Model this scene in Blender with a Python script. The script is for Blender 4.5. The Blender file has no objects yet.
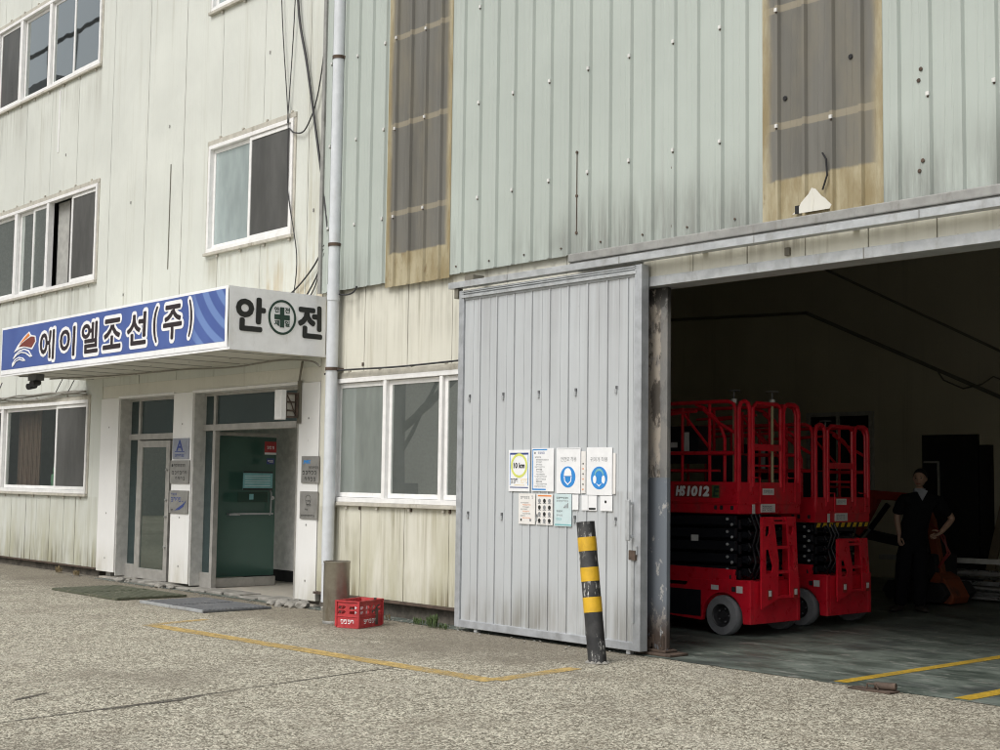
import bpy, bmesh, math, random
from mathutils import Vector, Matrix, noise
from mathutils.geometry import tessellate_polygon
random.seed(7)
scene = bpy.context.scene
C = scene.collection
PI = math.pi

# ---------------------------------------------------------------- materials
class NT:
    def __init__(self, name):
        self.m = bpy.data.materials.new(name)
        self.m.use_nodes = True
        self.t = self.m.node_tree
        for n in list(self.t.nodes):
            self.t.nodes.remove(n)
        self.out = self.t.nodes.new('ShaderNodeOutputMaterial')
        self._obj = self._pos = None
    def n(self, typ, props=None, **inp):
        nd = self.t.nodes.new('ShaderNode' + typ)
        for k, v in (props or {}).items():
            setattr(nd, k, v)
        for k, v in inp.items():
            key = int(k[1:]) if k[0] == '_' and k[1:].isdigit() else k.replace('_', ' ')
            s = nd.inputs[key]
            if isinstance(v, bpy.types.NodeSocket):
                self.t.links.new(v, s)
            else:
                if isinstance(v, (tuple, list)) and len(v) == 3 and s.type == 'RGBA':
                    v = (*v, 1)
                s.default_value = v
        return nd
    @property
    def obj(self):
        if self._obj is None:
            self._obj = self.n('TexCoord').outputs['Object']
        return self._obj
    @property
    def pos(self):
        if self._pos is None:
            self._pos = self.n('NewGeometry').outputs['Position']
        return self._pos
    def math(self, op, a, b=0.0, c=0.0, clamp=False):
        return self.n('Math', dict(operation=op, use_clamp=clamp), _0=a, _1=b, _2=c).outputs[0]
    def scale(self, v, s, off=(0, 0, 0)):
        return self.n('Mapping', None, Vector=v, Scale=s, Location=off).outputs[0]
    def noise(self, v, scale=5.0, detail=4.0, rough=.55, dist=0.0):
        return self.n('TexNoise', None, Vector=v, Scale=scale, Detail=detail, Roughness=rough, Distortion=dist).outputs[0]
    def ramp(self, f, a, b, va=0.0, vb=1.0, smooth=True):
        r = self.n('MapRange', dict(interpolation_type='SMOOTHSTEP' if smooth else 'LINEAR', clamp=True))
        self.t.links.new(f, r.inputs[0])
        r.inputs[1].default_value = a; r.inputs[2].default_value = b
        r.inputs[3].default_value = va; r.inputs[4].default_value = vb
        return r.outputs[0]
    def mix(self, f, a, b, blend='MIX'):
        nd = self.n('Mix', dict(data_type='RGBA', blend_type=blend))
        for s, v in ((nd.inputs[0], f), (nd.inputs[6], a), (nd.inputs[7], b)):
            if isinstance(v, bpy.types.NodeSocket):
                self.t.links.new(v, s)
            else:
                s.default_value = (*v, 1) if isinstance(v, (tuple, list)) and len(v) == 3 else v
        return nd.outputs[2]
    def sep(self, v):
        return self.n('SeparateXYZ', None, _0=v).outputs
    def bump(self, h, strength=.3, dist=.01):
        return self.n('Bump', None, Height=h, Strength=strength, Distance=dist).outputs[0]
    def princ(self, color, rough=.6, metal=0.0, normal=None, spec=.5, **kw):
        p = self.n('BsdfPrincipled', None, Base_Color=color, Roughness=rough, Metallic=metal, **kw)
        p.inputs['Specular IOR Level'].default_value = spec
        if normal is not None:
            self.t.links.new(normal, p.inputs['Normal'])
        return p.outputs[0]
    def done(self, shader):
        self.t.links.new(shader, self.out.inputs[0])
        return self.m

def plain(name, col, rough=.6, metal=0.0, var=.12, scale=9.0, spec=.5, dirt=None, bump=0.0, coat=0.0):
    """a paint / plastic / metal with uneven tone"""
    t = NT(name)
    f = t.noise(t.obj, scale, 5, .6)
    lo = tuple(max(0, c * (1 - var)) for c in col); hi = tuple(min(1, c * (1 + var)) for c in col)
    c = t.mix(t.ramp(f, .3, .7), lo, hi)
    if dirt:
        dcol, amount = dirt
        g = t.noise(t.scale(t.obj, (1, 1, .35)), scale * .6, 6, .7)
        c = t.mix(t.ramp(g, .52, .75, 0, amount), c, dcol)
    r = t.ramp(f, .3, .7, max(.02, rough - .08), min(1, rough + .08))
    nrm = t.bump(t.noise(t.obj, scale * 8, 3), bump, .004) if bump else None
    kw = dict(Coat_Weight=coat) if coat else {}
    return t.done(t.princ(c, r, metal, nrm, spec, **kw))

def weathered(name, base, stain, streak=.35, speck=.25, low=None, low_z=1.2, micro=0.0, rough=.55, top=None, metal=0.0, spec=.4, stains=()):
    """sheet metal wall: vertical rain streaks, blotches, specks, a stain rising from the ground"""
    t = NT(name)
    x, y, z = t.sep(t.pos)
    s1 = t.noise(t.scale(t.pos, (7, 7, .22)), 1.0, 6, .65)
    s2 = t.noise(t.scale(t.pos, (26, 26, .6)), 1.0, 4, .6)
    bl = t.noise(t.pos, .7, 5, .6)
    pch = t.noise(t.scale(t.pos, (.9, .9, .12), (3.1, 0, 0)), 1.0, 1, .5)
    c = t.mix(t.ramp(bl, .3, .7), tuple(v * .94 for v in base), tuple(min(1, v * 1.04) for v in base))
    c = t.mix(t.ramp(pch, .35, .65, 0, .16), c, tuple(v * .86 for v in base))
    f = t.math('MULTIPLY', t.ramp(s1, .5, .78), t.ramp(s2, .35, .7))
    c = t.mix(t.math('MULTIPLY', f, streak), c, stain)
    sp = t.noise(t.pos, 17, 3, .8)
    c = t.mix(t.ramp(sp, .68, .78, 0, speck), c, tuple(v * .35 for v in stain))
    if low:
        g = t.ramp(z, 0.05, low_z, 1, 0)
        wob = t.ramp(t.noise(t.scale(t.pos, (2.4, 2.4, .5)), 1.0, 5, .7), .32, .68)
        c = t.mix(t.math('MULTIPLY', t.math('MULTIPLY', g, wob), .85), c, low)
    if top:
        tz0, tz1, tcol, amt, x0, x1 = top
        g = t.math('MULTIPLY', t.ramp(z, tz0, tz1, 1, 0), t.ramp(x, x0, x1))
        wob = t.ramp(t.noise(t.scale(t.pos, (5, 5, .6)), 1.0, 5, .7), .25, .7)
        c = t.mix(t.math('MULTIPLY', t.math('MULTIPLY', g, wob), amt), c, tcol)
    if stains:
        run = t.math('MULTIPLY', t.ramp(t.noise(t.scale(t.pos, (11, 11, .35), (7, 0, 1)), 1.0, 5, .7), .38, .62), t.ramp(t.noise(t.scale(t.pos, (1.7, 1.7, .9), (2, 0, 4)), 1.0, 3, .6), .3, .6))
        for sx0, sx1, zs, ze, scol, amt in stains:      # strongest at height zs, gone at height ze
            g = t.math('MULTIPLY', t.ramp(x, sx0, sx0 + .15), t.ramp(x, sx1 - .15, sx1, 1, 0))
            lo_, hi_ = min(zs, ze), max(zs, ze)
            g = t.math('MULTIPLY', g, t.ramp(z, lo_, hi_, 1 if zs < ze else 0, 0 if zs < ze else 1))
            g = t.math('MULTIPLY', g, t.ramp(z, lo_ - .03, lo_) if zs < ze else t.ramp(z, hi_, hi_ + .03, 1, 0))
            c = t.mix(t.math('MULTIPLY', t.math('MULTIPLY', g, run), amt), c, scol)
    h = t.math('MULTIPLY', bl, 1.0)
    nrm = None
    if micro:
        w = t.math('SINE', t.math('MULTIPLY', x, 2 * PI / micro))
        h = t.math('ADD', t.math('MULTIPLY', w, .0016), t.math('MULTIPLY', bl, .02))
        nrm = t.n('Bump', None, Height=h, Strength=.55, Distance=1.0).outputs[0]
    else:
        nrm = t.n('Bump', None, Height=t.math('MULTIPLY', bl, .015), Strength=.5, Distance=1.0).outputs[0]
    return t.done(t.princ(c, rough, metal, nrm, spec))

def glass(name, tint=(.45, .5, .48), dust=.1, dustcol=(.3, .32, .3), refl=1.0, rough=.015):
    """window glass: tinted see-through, mirror by fresnel, a film of dust"""
    t = NT(name)
    tr = t.n('BsdfTransparent', None, Color=tint).outputs[0]
    wv = t.noise(t.scale(t.pos, (.8, .8, .5)), 1.0, 2)
    nrm = t.n('Bump', None, Height=wv, Strength=.05, Distance=.03).outputs[0]
    gl = t.n('BsdfGlossy', None, Color=(.9, .95, .93), Roughness=rough, Normal=nrm).outputs[0]
    bf = t.n('NewGeometry').outputs['Backfacing']       # the pane's far face: no second mirror inside the glass
    fr = t.math('MULTIPLY', t.n('Fresnel', None, IOR=t.math('SUBTRACT', 1.52, t.math('MULTIPLY', bf, .862))).outputs[0], t.math('SUBTRACT', 1.0, t.math('MULTIPLY', bf, .7)))
    fac = t.math('MULTIPLY', t.math('ADD', fr, t.math('MULTIPLY', t.math('SUBTRACT', 1.0, bf), .06)), 1.6 * refl, clamp=True)
    a = t.n('MixShader', None, _0=fac, _1=tr, _2=gl).outputs[0]
    df = t.n('BsdfDiffuse', None, Color=dustcol).outputs[0]
    dn = t.ramp(t.noise(t.scale(t.pos, (2.2, 2.2, .7)), 1.0, 4, .6), .25, .8, dust * .75, dust * 1.3)
    return t.done(t.n('MixShader', None, _0=dn, _1=a, _2=df).outputs[0])

M = {}
M['cream'] = weathered('cream_panel_paint', (.63, .65, .60), (.34, .325, .25), .7, .4, low=(.40, .39, .25), low_z=1.5, micro=.062,
  stains=[(-15.9, -14.1, 3.85, 5.0, (.40, .27, .10), .9), (-17.3, -14.8, 4.70, 4.05, (.30, .28, .2), .6), (-30, -20.7, 4.70, 3.7, (.27, .26, .2), .6), (-30, -20.7, 8.35, 7.2, (.3, .29, .24), .5),
          (-30, -20.3, 1.24, .6, (.34, .33, .25), .35), (-30, -20.3, .1, .75, (.16, .14, .08), .9), (-14.75, -14.2, 4.0, 9.0, (.38, .35, .24), .7)])
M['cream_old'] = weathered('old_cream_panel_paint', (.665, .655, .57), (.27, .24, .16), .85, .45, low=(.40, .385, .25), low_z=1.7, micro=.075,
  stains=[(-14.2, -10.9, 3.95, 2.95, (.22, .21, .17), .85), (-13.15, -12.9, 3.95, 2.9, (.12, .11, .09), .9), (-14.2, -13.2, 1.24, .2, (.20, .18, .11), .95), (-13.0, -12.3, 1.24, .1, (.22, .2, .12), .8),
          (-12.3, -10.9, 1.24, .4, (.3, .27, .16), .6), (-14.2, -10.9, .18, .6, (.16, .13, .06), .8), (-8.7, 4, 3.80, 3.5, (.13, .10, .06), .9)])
M['seam'] = plain('panel_seam', (.15, .145, .12), .8)
M['pillar_white'] = weathered('white_pillar_paint', (.80, .80, .785), (.36, .34, .30), .45, .35, low=(.5, .48, .40), low_z=.7)
M['fascia'] = weathered('ribbed_fascia_paint', (.68, .67, .60), (.40, .37, .30), .4, .2, micro=.06)
M['soffit'] = weathered('canopy_soffit_paint', (.66, .65, .59), (.36, .34, .28), .4, .2)
M['reveal'] = plain('grey_door_surround', (.52, .515, .49), .6, dirt=((.2, .19, .16), .5))
M['green_clad'] = weathered('pale_green_cladding', (.435, .482, .447), (.30, .315, .295), .6, .3, micro=0, stains=[(-14.2, 4, 3.9, 4.6, (.2, .21, .19), .7), (-14.2, 4, 9.6, 6.0, (.33, .36, .33), .6)],
                            top=(3.85, 4.75, (.17, .175, .16), .75, -10.2, -9.4), rough=.5)
M['door_metal'] = weathered('grey_blue_door_sheet', (.49, .515, .53), (.34, .35, .36), .55, .3, stains=[(-11.2, -8.5, 3.55, 2.0, (.33, .335, .34), .5), (-11.2, -8.5, .1, .7, (.2, .19, .16), .8), (-9.1, -8.6, 1.5, .6, (.27, .26, .25), .7)], low=(.36, .355, .34), low_z=.7, rough=.42, spec=.5)
M['door_frame'] = plain('grey_door_frame', (.42, .44, .46), .45, .3, dirt=((.2, .2, .2), .5))
M['dark_seam'] = plain('dark_joint', (.12, .125, .13), .7)
M['galv'] = plain('galvanised_trim', (.46, .48, .49), .45, .35, dirt=((.25, .24, .22), .6))
M['flash'] = plain('weathered_flashing', (.30, .30, .285), .55, .2, dirt=((.14, .13, .11), .7))
M['rusty'] = plain('rusty_iron', (.085, .060, .045), .85, var=.4, bump=.3)
M['white_frame'] = plain('white_window_frame', (.80, .80, .79), .4, var=.05, dirt=((.52, .50, .46), .3))
M['sill_flash'] = plain('stained_window_flashing', (.47, .45, .39), .6, dirt=((.2, .18, .13), .8))
M['alu'] = plain('aluminium_door_frame', (.42, .41, .385), .4, .35, dirt=((.24, .22, .19), .5))
M['pvc'] = plain('grey_white_drainpipe', (.62, .65, .68), .4, var=.05, dirt=((.46, .45, .42), .4))
M['black'] = plain('black_plastic', (.018, .018, .02), .45)
M['black_cable'] = plain('black_cable', (.03, .03, .032), .6)
M['grey_cable'] = plain('dusty_grey_cable', (.26, .25, .22), .8)
M['concrete'] = plain('rough_concrete', (.26, .25, .225), .9, var=.3, scale=6, bump=.6, dirt=((.15, .14, .12), .7))
M['plinth'] = plain('dark_plinth', (.10, .09, .075), .95, var=.4, bump=.5)
M['g_sky'] = glass('clear_window_glass', (.42, .47, .46), .06, (.35, .38, .38), 1.5)
M['g_blue'] = glass('sky_pale_window_glass', (.3, .34, .33), .60, (.47, .55, .55), 1.6, .05)  # pale blue film colour stands in for the overcast sky mirrored in the pane
M['g_screen'] = glass('screened_window_glass', (.22, .23, .23), .55, (.16, .16, .155), .45, .2)
M['g_door'] = glass('green_tinted_door_glass', (.35, .5, .45), .10, (.06, .11, .095), 1.3)
M['g_dark'] = glass('dark_window_glass', (.80, .86, .83), .04, (.2, .2, .2), 1.0)
M['g_dusty'] = glass('dusty_window_glass', (.3, .33, .31), .55, (.32, .355, .33), 2.0, .05)
M['g_dim'] = glass('dim_window_glass', (.3, .33, .31), .24, (.25, .275, .255), 3.0, .012)
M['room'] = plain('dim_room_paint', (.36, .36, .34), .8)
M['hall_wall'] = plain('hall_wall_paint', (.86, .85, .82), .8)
M['hall_floor'] = plain('hall_floor_tiles', (.46, .43, .37), .5)

def green_glass():
    t = NT('green_film_glass')
    df = t.princ((.080, .175, .142), .16, 0, None, .7)
    tr = t.n('BsdfTransparent', None, Color=(.20, .42, .34)).outputs[0]
    return t.done(t.n('MixShader', None, _0=.22, _1=df, _2=tr).outputs[0])
M['g_green'] = green_glass()
M['g_teal'] = glass('teal_transom_glass', (.18, .27, .27), .30, (.10, .15, .155), .6, .03)

def frp():
    """translucent roof-light sheet: grey brown field, tan laps at the edges and over the rails, tan foot"""
    t = NT('brown_rooflight_sheet')
    x, y, z = t.sep(t.obj)          # object origin at the sheet's lower left corner, width stored in the scale of u
    u = t.n('Attribute', dict(attribute_name='edge')).outputs['Fac']
    field = t.mix(t.ramp(t.noise(t.scale(t.pos, (6, 6, .4)), 1, 5), .3, .7), (.138, .134, .118), (.195, .19, .17))
    tan = t.mix(t.ramp(t.noise(t.scale(t.pos, (4, 4, .9)), 1.3, 6, .7), .32, .7), (.30, .24, .13), (.50, .45, .31))
    nz = t.math('MULTIPLY', t.noise(t.pos, 5, 3), .05)
    foot = t.ramp(t.math('ADD', z, nz), .37, .40, 1, 0)
    bars = None
    for zb in (.84, 1.90, 2.97, 4.04):
        d = t.math('ABSOLUTE', t.math('SUBTRACT', z, zb))
        b = t.ramp(d, .028, .036, 1, 0)
        bars = b if bars is None else t.math('MAXIMUM', bars, b)
    e = t.ramp(t.math('ADD', u, t.math('MULTIPLY', t.math('SUBTRACT', t.noise(t.scale(t.pos, (3, 3, .8)), 1.5, 5, .7), .5), .16)), .80, .95)
    field = t.mix(t.ramp(t.noise(t.scale(t.pos, (1.5, 1.5, .5)), 1.2, 5, .65), .45, .75, 0, .6), field, (.25, .225, .165))
    c = t.mix(t.math('MULTIPLY', bars, .55), field, (.40, .35, .25))
    c = t.mix(t.math('MAXIMUM', e, foot), c, tan)
    blot = t.noise(t.scale(t.pos, (3, 3, 1.2)), 2.2, 5, .7)
    c = t.mix(t.math('MULTIPLY', t.ramp(blot, .58, .7), t.math('MULTIPLY', foot, .6)), c, (.17, .11, .05))
    tl = t.n('BsdfTranslucent', None, Color=(.42, .36, .25)).outputs[0]
    return t.done(t.n('MixShader', None, _0=.14, _1=t.princ(c, .42, 0, None, .4), _2=tl).outputs[0])
M['frp'] = frp()

def aggregate():
    t = NT('exposed_aggregate_concrete')
    p = t.pos
    v1 = t.n('TexVoronoi', dict(feature='F1'), Vector=p, Scale=84.0, Randomness=1.0)
    tone = t.n('SeparateColor', None, Color=v1.outputs['Color']).outputs[0]
    v2 = t.n('TexVoronoi', dict(feature='F1'), Vector=p, Scale=34.0)
    tone2 = t.n('SeparateColor', None, Color=v2.outputs['Color']).outputs[1]
    peb = t.mix(t.ramp(tone, .08, .92), (.098, .089, .064), (.685, .645, .525))
    peb = t.mix(t.ramp(tone2, .5, .9, 0, .6), peb, (.15, .132, .10))
    peb = t.mix(t.ramp(tone2, .30, .02, 0, .4), peb, (.56, .555, .45))
    big = t.noise(p, .42, 6, .6)
    mid = t.noise(t.scale(p, (1, 1, 1), (5, 2, 0)), 1.7, 6, .7)
    peb = t.mix(t.ramp(mid, .45, .72, 0, .36), peb, (.21, .18, .135))
    peb = t.mix(t.ramp(big, .46, .68, 0, .6), peb, (.20, .178, .14))
    spot = t.noise(t.scale(p, (1, 1, 1), (11, 4, 0)), 2.6, 5, .75)
    peb = t.mix(t.ramp(spot, .62, .72, 0, .55), peb, (.13, .115, .09))
    pale = t.noise(t.scale(p, (.6, 1.4, 1), (3, 8, 0)), .9, 5, .6)
    peb = t.mix(t.ramp(pale, .55, .75, 0, .4), peb, (.46, .43, .36))
    x, y, z = t.sep(p)
    fine = t.noise(p, 9, 4, .7)
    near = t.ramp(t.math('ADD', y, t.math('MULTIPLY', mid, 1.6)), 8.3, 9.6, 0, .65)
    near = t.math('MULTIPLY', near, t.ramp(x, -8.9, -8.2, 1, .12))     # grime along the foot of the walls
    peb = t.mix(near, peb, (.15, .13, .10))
    h = t.math('ADD', t.math('MULTIPLY', v1.outputs['Distance'], -.55), t.math('MULTIPLY', fine, .5))
    nrm = t.n('Bump', None, Height=h, Strength=.8, Distance=.012).outputs[0]
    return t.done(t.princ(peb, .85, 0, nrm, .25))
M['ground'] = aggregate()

def shed_floor():
    t = NT('worn_green_grey_floor')
    p = t.pos
    a = t.noise(t.scale(p, (1.1, 2.2, 1)), 1.3, 8, .68)
    b = t.noise(t.scale(p, (1, 1.6, 1), (9, 0, 0)), 3.2, 8, .72, .6)
    c = t.mix(t.ramp(a, .30, .70), (.050, .066, .055), (.172, .200, .174))
    c = t.mix(t.ramp(b, .56, .64, 0, .7), c, (.31, .31, .28))
    sc = t.noise(t.scale(p, (.7, 3.4, 1), (2, 7, 0)), 4.0, 6, .75, .8)
    c = t.mix(t.ramp(sc, .60, .66, 0, .65), c, (.36, .36, .33))
    c = t.mix(t.ramp(t.noise(t.scale(p, (2.2, 5, 1), (1, 3, 5)), 3.0, 6, .7), .55, .63, 0, .6), c, (.035, .042, .039))
    c = t.mix(t.ramp(t.noise(p, .8, 5, .6), .52, .66, 0, .7), c, (.055, .062, .06))
    r = t.ramp(a, .35, .65, .38, .7)
    return t.done(t.princ(c, r, 0, t.bump(b, .2, .006), .4))
M['shed_floor'] = shed_floor()

def worn_paint(name, col, wear=.5, thr=(.44, .58)):
    t = NT(name)
    f = t.ramp(t.noise(t.pos, 14, 6, .75), *thr)
    g = t.ramp(t.noise(t.pos, 1.6, 3, .6), .35, .62, 1 - wear, 1)
    a = t.princ(t.mix(t.ramp(t.noise(t.pos, 40, 2), .3, .7), tuple(c * .75 for c in col), col), .75)
    tr = t.n('BsdfTransparent').outputs[0]
    v = t.math('MULTIPLY', t.math('SUBTRACT', 1.0, t.math('MULTIPLY', f, wear)), g)
    return t.done(t.n('MixShader', None, _0=v, _1=tr, _2=a).outputs[0])
M['yellow_line'] = worn_paint('worn_yellow_paint', (.60, .42, .14), .5, (.42, .6))
M['yellow_floor'] = worn_paint('yellow_floor_paint', (.56, .36, .03), .25)
M['white_floor'] = worn_paint('faded_white_floor_paint', (.36, .36, .34), .7)
M['crack'] = worn_paint('dirt_filled_joint', (.085, .075, .06), .4)

M['shed_wall'] = weathered('dim_shed_wall', (.62, .585, .46), (.3, .27, .2), .4, .1, micro=.2)
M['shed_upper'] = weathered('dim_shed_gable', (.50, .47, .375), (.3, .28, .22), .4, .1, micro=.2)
M['dark'] = plain('near_black', (.014, .014, .015), .8)
M['shed_trim'] = plain('dark_shed_trim', (.16, .15, .12), .7)
M['dim_frame'] = plain('dull_grey_frame', (.5, .5, .47), .6)

def column_mat():
    t = NT('peeling_column_paint')
    x, y, z = t.sep(t.pos)
    n1 = t.noise(t.scale(t.pos, (5, 5, 2.2)), 1.0, 7, .7)
    n2 = t.noise(t.scale(t.pos, (9, 9, 5), (4, 0, 2)), 1.0, 6, .7)
    tan = t.mix(t.ramp(n1, .50, .56, 0, 1), (.40, .355, .30), (.10, .088, .075))
    tan = t.mix(t.ramp(n2, .5, .6, 0, .7), tan, (.24, .235, .225))
    tan = t.mix(t.math('MULTIPLY', t.ramp(t.math('ADD', x, t.math('MULTIPLY', n2, .06)), -8.47, -8.45), .8), tan, (.17, .172, .17))
    blue = t.mix(t.ramp(n2, .58, .62, 0, .9), (.15, .17, .195), (.42, .41, .39))
    rust = t.math('MULTIPLY', t.ramp(z, .15, .55, 1, 0), t.ramp(n1, .44, .48))
    blue = t.mix(t.math('MULTIPLY', rust, .9), blue, (.07, .045, .03))
    c = t.mix(t.ramp(z, 1.645, 1.655), blue, tan)
    c = t.mix(t.math('MULTIPLY', t.ramp(z, 3.0, 3.4), t.ramp(n2, .42, .5)), c, (.03, .028, .025))
    return t.done(t.princ(c, .6, 0, t.bump(n1, .25, .01)))
M['column'] = column_mat()

def banner_blue():
    t = NT('blue_banner_vinyl')
    x, y, z = t.sep(t.pos)
    # printed sweep of paler bands at the right hand end
    dx = t.math('SUBTRACT', x, -13.2); dz = t.math('SUBTRACT', z, 4.25)
    r = t.math('SQRT', t.math('ADD', t.math('MULTIPLY', dx, dx), t.math('MULTIPLY', t.math('MULTIPLY', dz, dz), 2.2)))
    w = t.ramp(t.math('SINE', t.math('MULTIPLY', r, 21)), -.1, .5)
    m = t.math('MULTIPLY', w, t.ramp(x, -15.1, -14.75))
    c = t.mix(t.ramp(t.noise(t.pos, 1.5, 3), .3, .7), (.070, .115, .335), (.088, .145, .39))
    c = t.mix(t.math('MULTIPLY', m, .55), c, (.23, .36, .66))
    return t.done(t.princ(c, .38, 0, None, .5))
M['banner_blue'] = banner_blue()
M['banner_white'] = plain('white_banner_vinyl', (.87, .88, .89), .45, var=.03, dirt=((.62, .61, .58), .4))
M['ink'] = plain('dark_brown_lettering', (.025, .017, .02), .5)
M['ink_white'] = plain('white_lettering', (.85, .85, .86), .5, var=.03)
M['ink_green'] = plain('dark_green_print', (.012, .045, .03), .5)
M['ink_black'] = plain('black_print', (.014, .016, .015), .5)
M['ink_grey'] = plain('grey_print', (.24, .25, .26), .6)
M['ink_blue'] = plain('blue_print', (.03, .24, .62), .5, var=.05)
M['ink_navy'] = plain('navy_print', (.035, .06, .22), .5)
M['ink_lime'] = plain('lime_print', (.62, .66, .16), .5, var=.05)
M['ink_orange'] = plain('orange_print', (.72, .23, .06), .5)
M['ink_brown'] = plain('red_brown_print', (.20, .05, .035), .5)
M['ink_teal'] = plain('teal_print', (.20, .45, .47), .5)
M['ink_pale'] = plain('pale_tan_print', (.75, .62, .40), .5)
M['paper'] = plain('white_paper', (.80, .81, .82), .35, var=.04)
M['paper_warm'] = plain('off_white_paper', (.76, .745, .72), .4, var=.04)
M['paper_blue'] = plain('pale_blue_paper', (.56, .68, .70), .4, var=.05)
M['plaque'] = plain('brushed_steel_plaque', (.33, .325, .31), .38, .5, dirt=((.2, .19, .17), .5))
M['plaque_blue'] = plain('blue_grey_plaque', (.33, .35, .41), .38, .45)
M['steel'] = plain('stained_stainless_steel', (.36, .335, .285), .38, .75, var=.2, scale=4, dirt=((.17, .13, .08), .9))
M['red_crate'] = plain('faded_red_plastic', (.42, .035, .04), .5, var=.22, dirt=((.45, .16, .14), .5))
M['mat_green'] = plain('worn_green_rubber', (.085, .092, .060), .85, bump=.5, dirt=((.20, .18, .14), .9))
M['mat_grey'] = plain('grey_ribbed_rubber', (.12, .125, .13), .85, bump=.5, dirt=((.21, .20, .18), .9))
M['red'] = plain('red_machine_paint', (.60, .010, .026), .34, var=.10, coat=.2, dirt=((.20, .07, .06), .7))
M['red_dark'] = plain('dark_red_paint', (.26, .022, .018), .45)
M['arm_black'] = plain('black_machine_paint', (.011, .012, .016), .38)
M['tyre'] = plain('grey_solid_tyre', (.21, .215, .225), .75, dirt=((.09, .085, .08), .7))
M['rim'] = plain('dark_wheel_rim', (.03, .03, .032), .5)
M['pole'] = plain('tan_mast', (.34, .30, .17), .5)
M['label'] = plain('white_label', (.66, .66, .64), .5)
M['hazard_y'] = plain('hazard_yellow', (.62, .40, .02), .5)
M['grey_box'] = plain('grey_equipment', (.13, .135, .14), .5)
M['orange'] = plain('dirty_orange_paint', (.24, .055, .016), .6, dirt=((.04, .025, .02), .9))
M['boom_red'] = plain('dull_red_boom_paint', (.34, .035, .02), .5, dirt=((.06, .02, .015), .6))
M['shiny'] = plain('bright_profile_metal', (.55, .56, .56), .32, .8)
M['dull_metal'] = plain('dull_profile_metal', (.33, .33, .32), .5, .5)
M['wood'] = plain('dusty_timber', (.20, .16, .11), .8)
M['skin'] = plain('skin', (.38, .24, .17), .5, var=.08, scale=14)
M['hair'] = plain('black_hair', (.010, .009, .009), .5)
M['shirt'] = plain('black_cotton', (.006, .0065, .008), .9, spec=.2)
M['collar'] = plain('grey_cotton', (.30, .31, .34), .8)
M['trousers'] = plain('black_trouser_cloth', (.0055, .0055, .007), .9, spec=.2)
M['shoe'] = plain('brown_black_leather', (.03, .024, .02), .5)
M['brown_cloth'] = plain('brown_curtain_cloth', (.36, .19, .15), .9)
M['chair_green'] = plain('green_chair_fabric', (.32, .60, .38), .8)
M['cabinet_blue'] = plain('blue_cabinet_paint', (.18, .30, .55), .5)
M['weed'] = plain('weed_leaf', (.07, .11, .035), .6, var=.35)
M['dry'] = plain('dry_stalk', (.22, .17, .09), .8)

def bollard_black():
    t = NT('scuffed_black_paint')
    n1 = t.noise(t.scale(t.obj, (30, 30, 5)), 1, 6, .75)
    n2 = t.noise(t.obj, 3.5, 4, .6)
    c = t.mix(t.ramp(t.noise(t.obj, 7, 5), .35, .7), (.022, .023, .025), (.06, .06, .06))
    c = t.mix(t.math('MULTIPLY', t.ramp(n1, .555, .60), t.ramp(n2, .46, .55)), c, (.62, .62, .60))
    return t.done(t.princ(c, .5))
M['bollard_black'] = bollard_black()
M['bollard_yellow'] = plain('yellow_reflective_band', (.66, .40, .025), .4, var=.12, dirt=((.40, .22, .03), .8))

# ---------------------------------------------------------------- mesh builder
_text = {}
def text_geo(s, bold):
    k = (s, bold)
    if k not in _text:
        cu = bpy.data.curves.new('t', 'FONT'); cu.body = s; cu.offset = bold; cu.resolution_u = 3
        o = bpy.data.objects.new('t', cu); C.objects.link(o)
        dg = bpy.context.evaluated_depsgraph_get()
        me = bpy.data.meshes.new_from_object(o.evaluated_get(dg))
        vs = [v.co.copy() for v in me.vertices]; fs = [tuple(p.vertices) for p in me.polygons]
        x0 = min(v.x for v in vs); x1 = max(v.x for v in vs); y0 = min(v.y for v in vs); y1 = max(v.y for v in vs)
        _text[k] = ([((v.x - x0) / (x1 - x0), (v.y - y0) / (y1 - y0)) for v in vs], fs)
        bpy.data.objects.remove(o); bpy.data.curves.remove(cu); bpy.data.meshes.remove(me)
    return _text[k]

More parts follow.
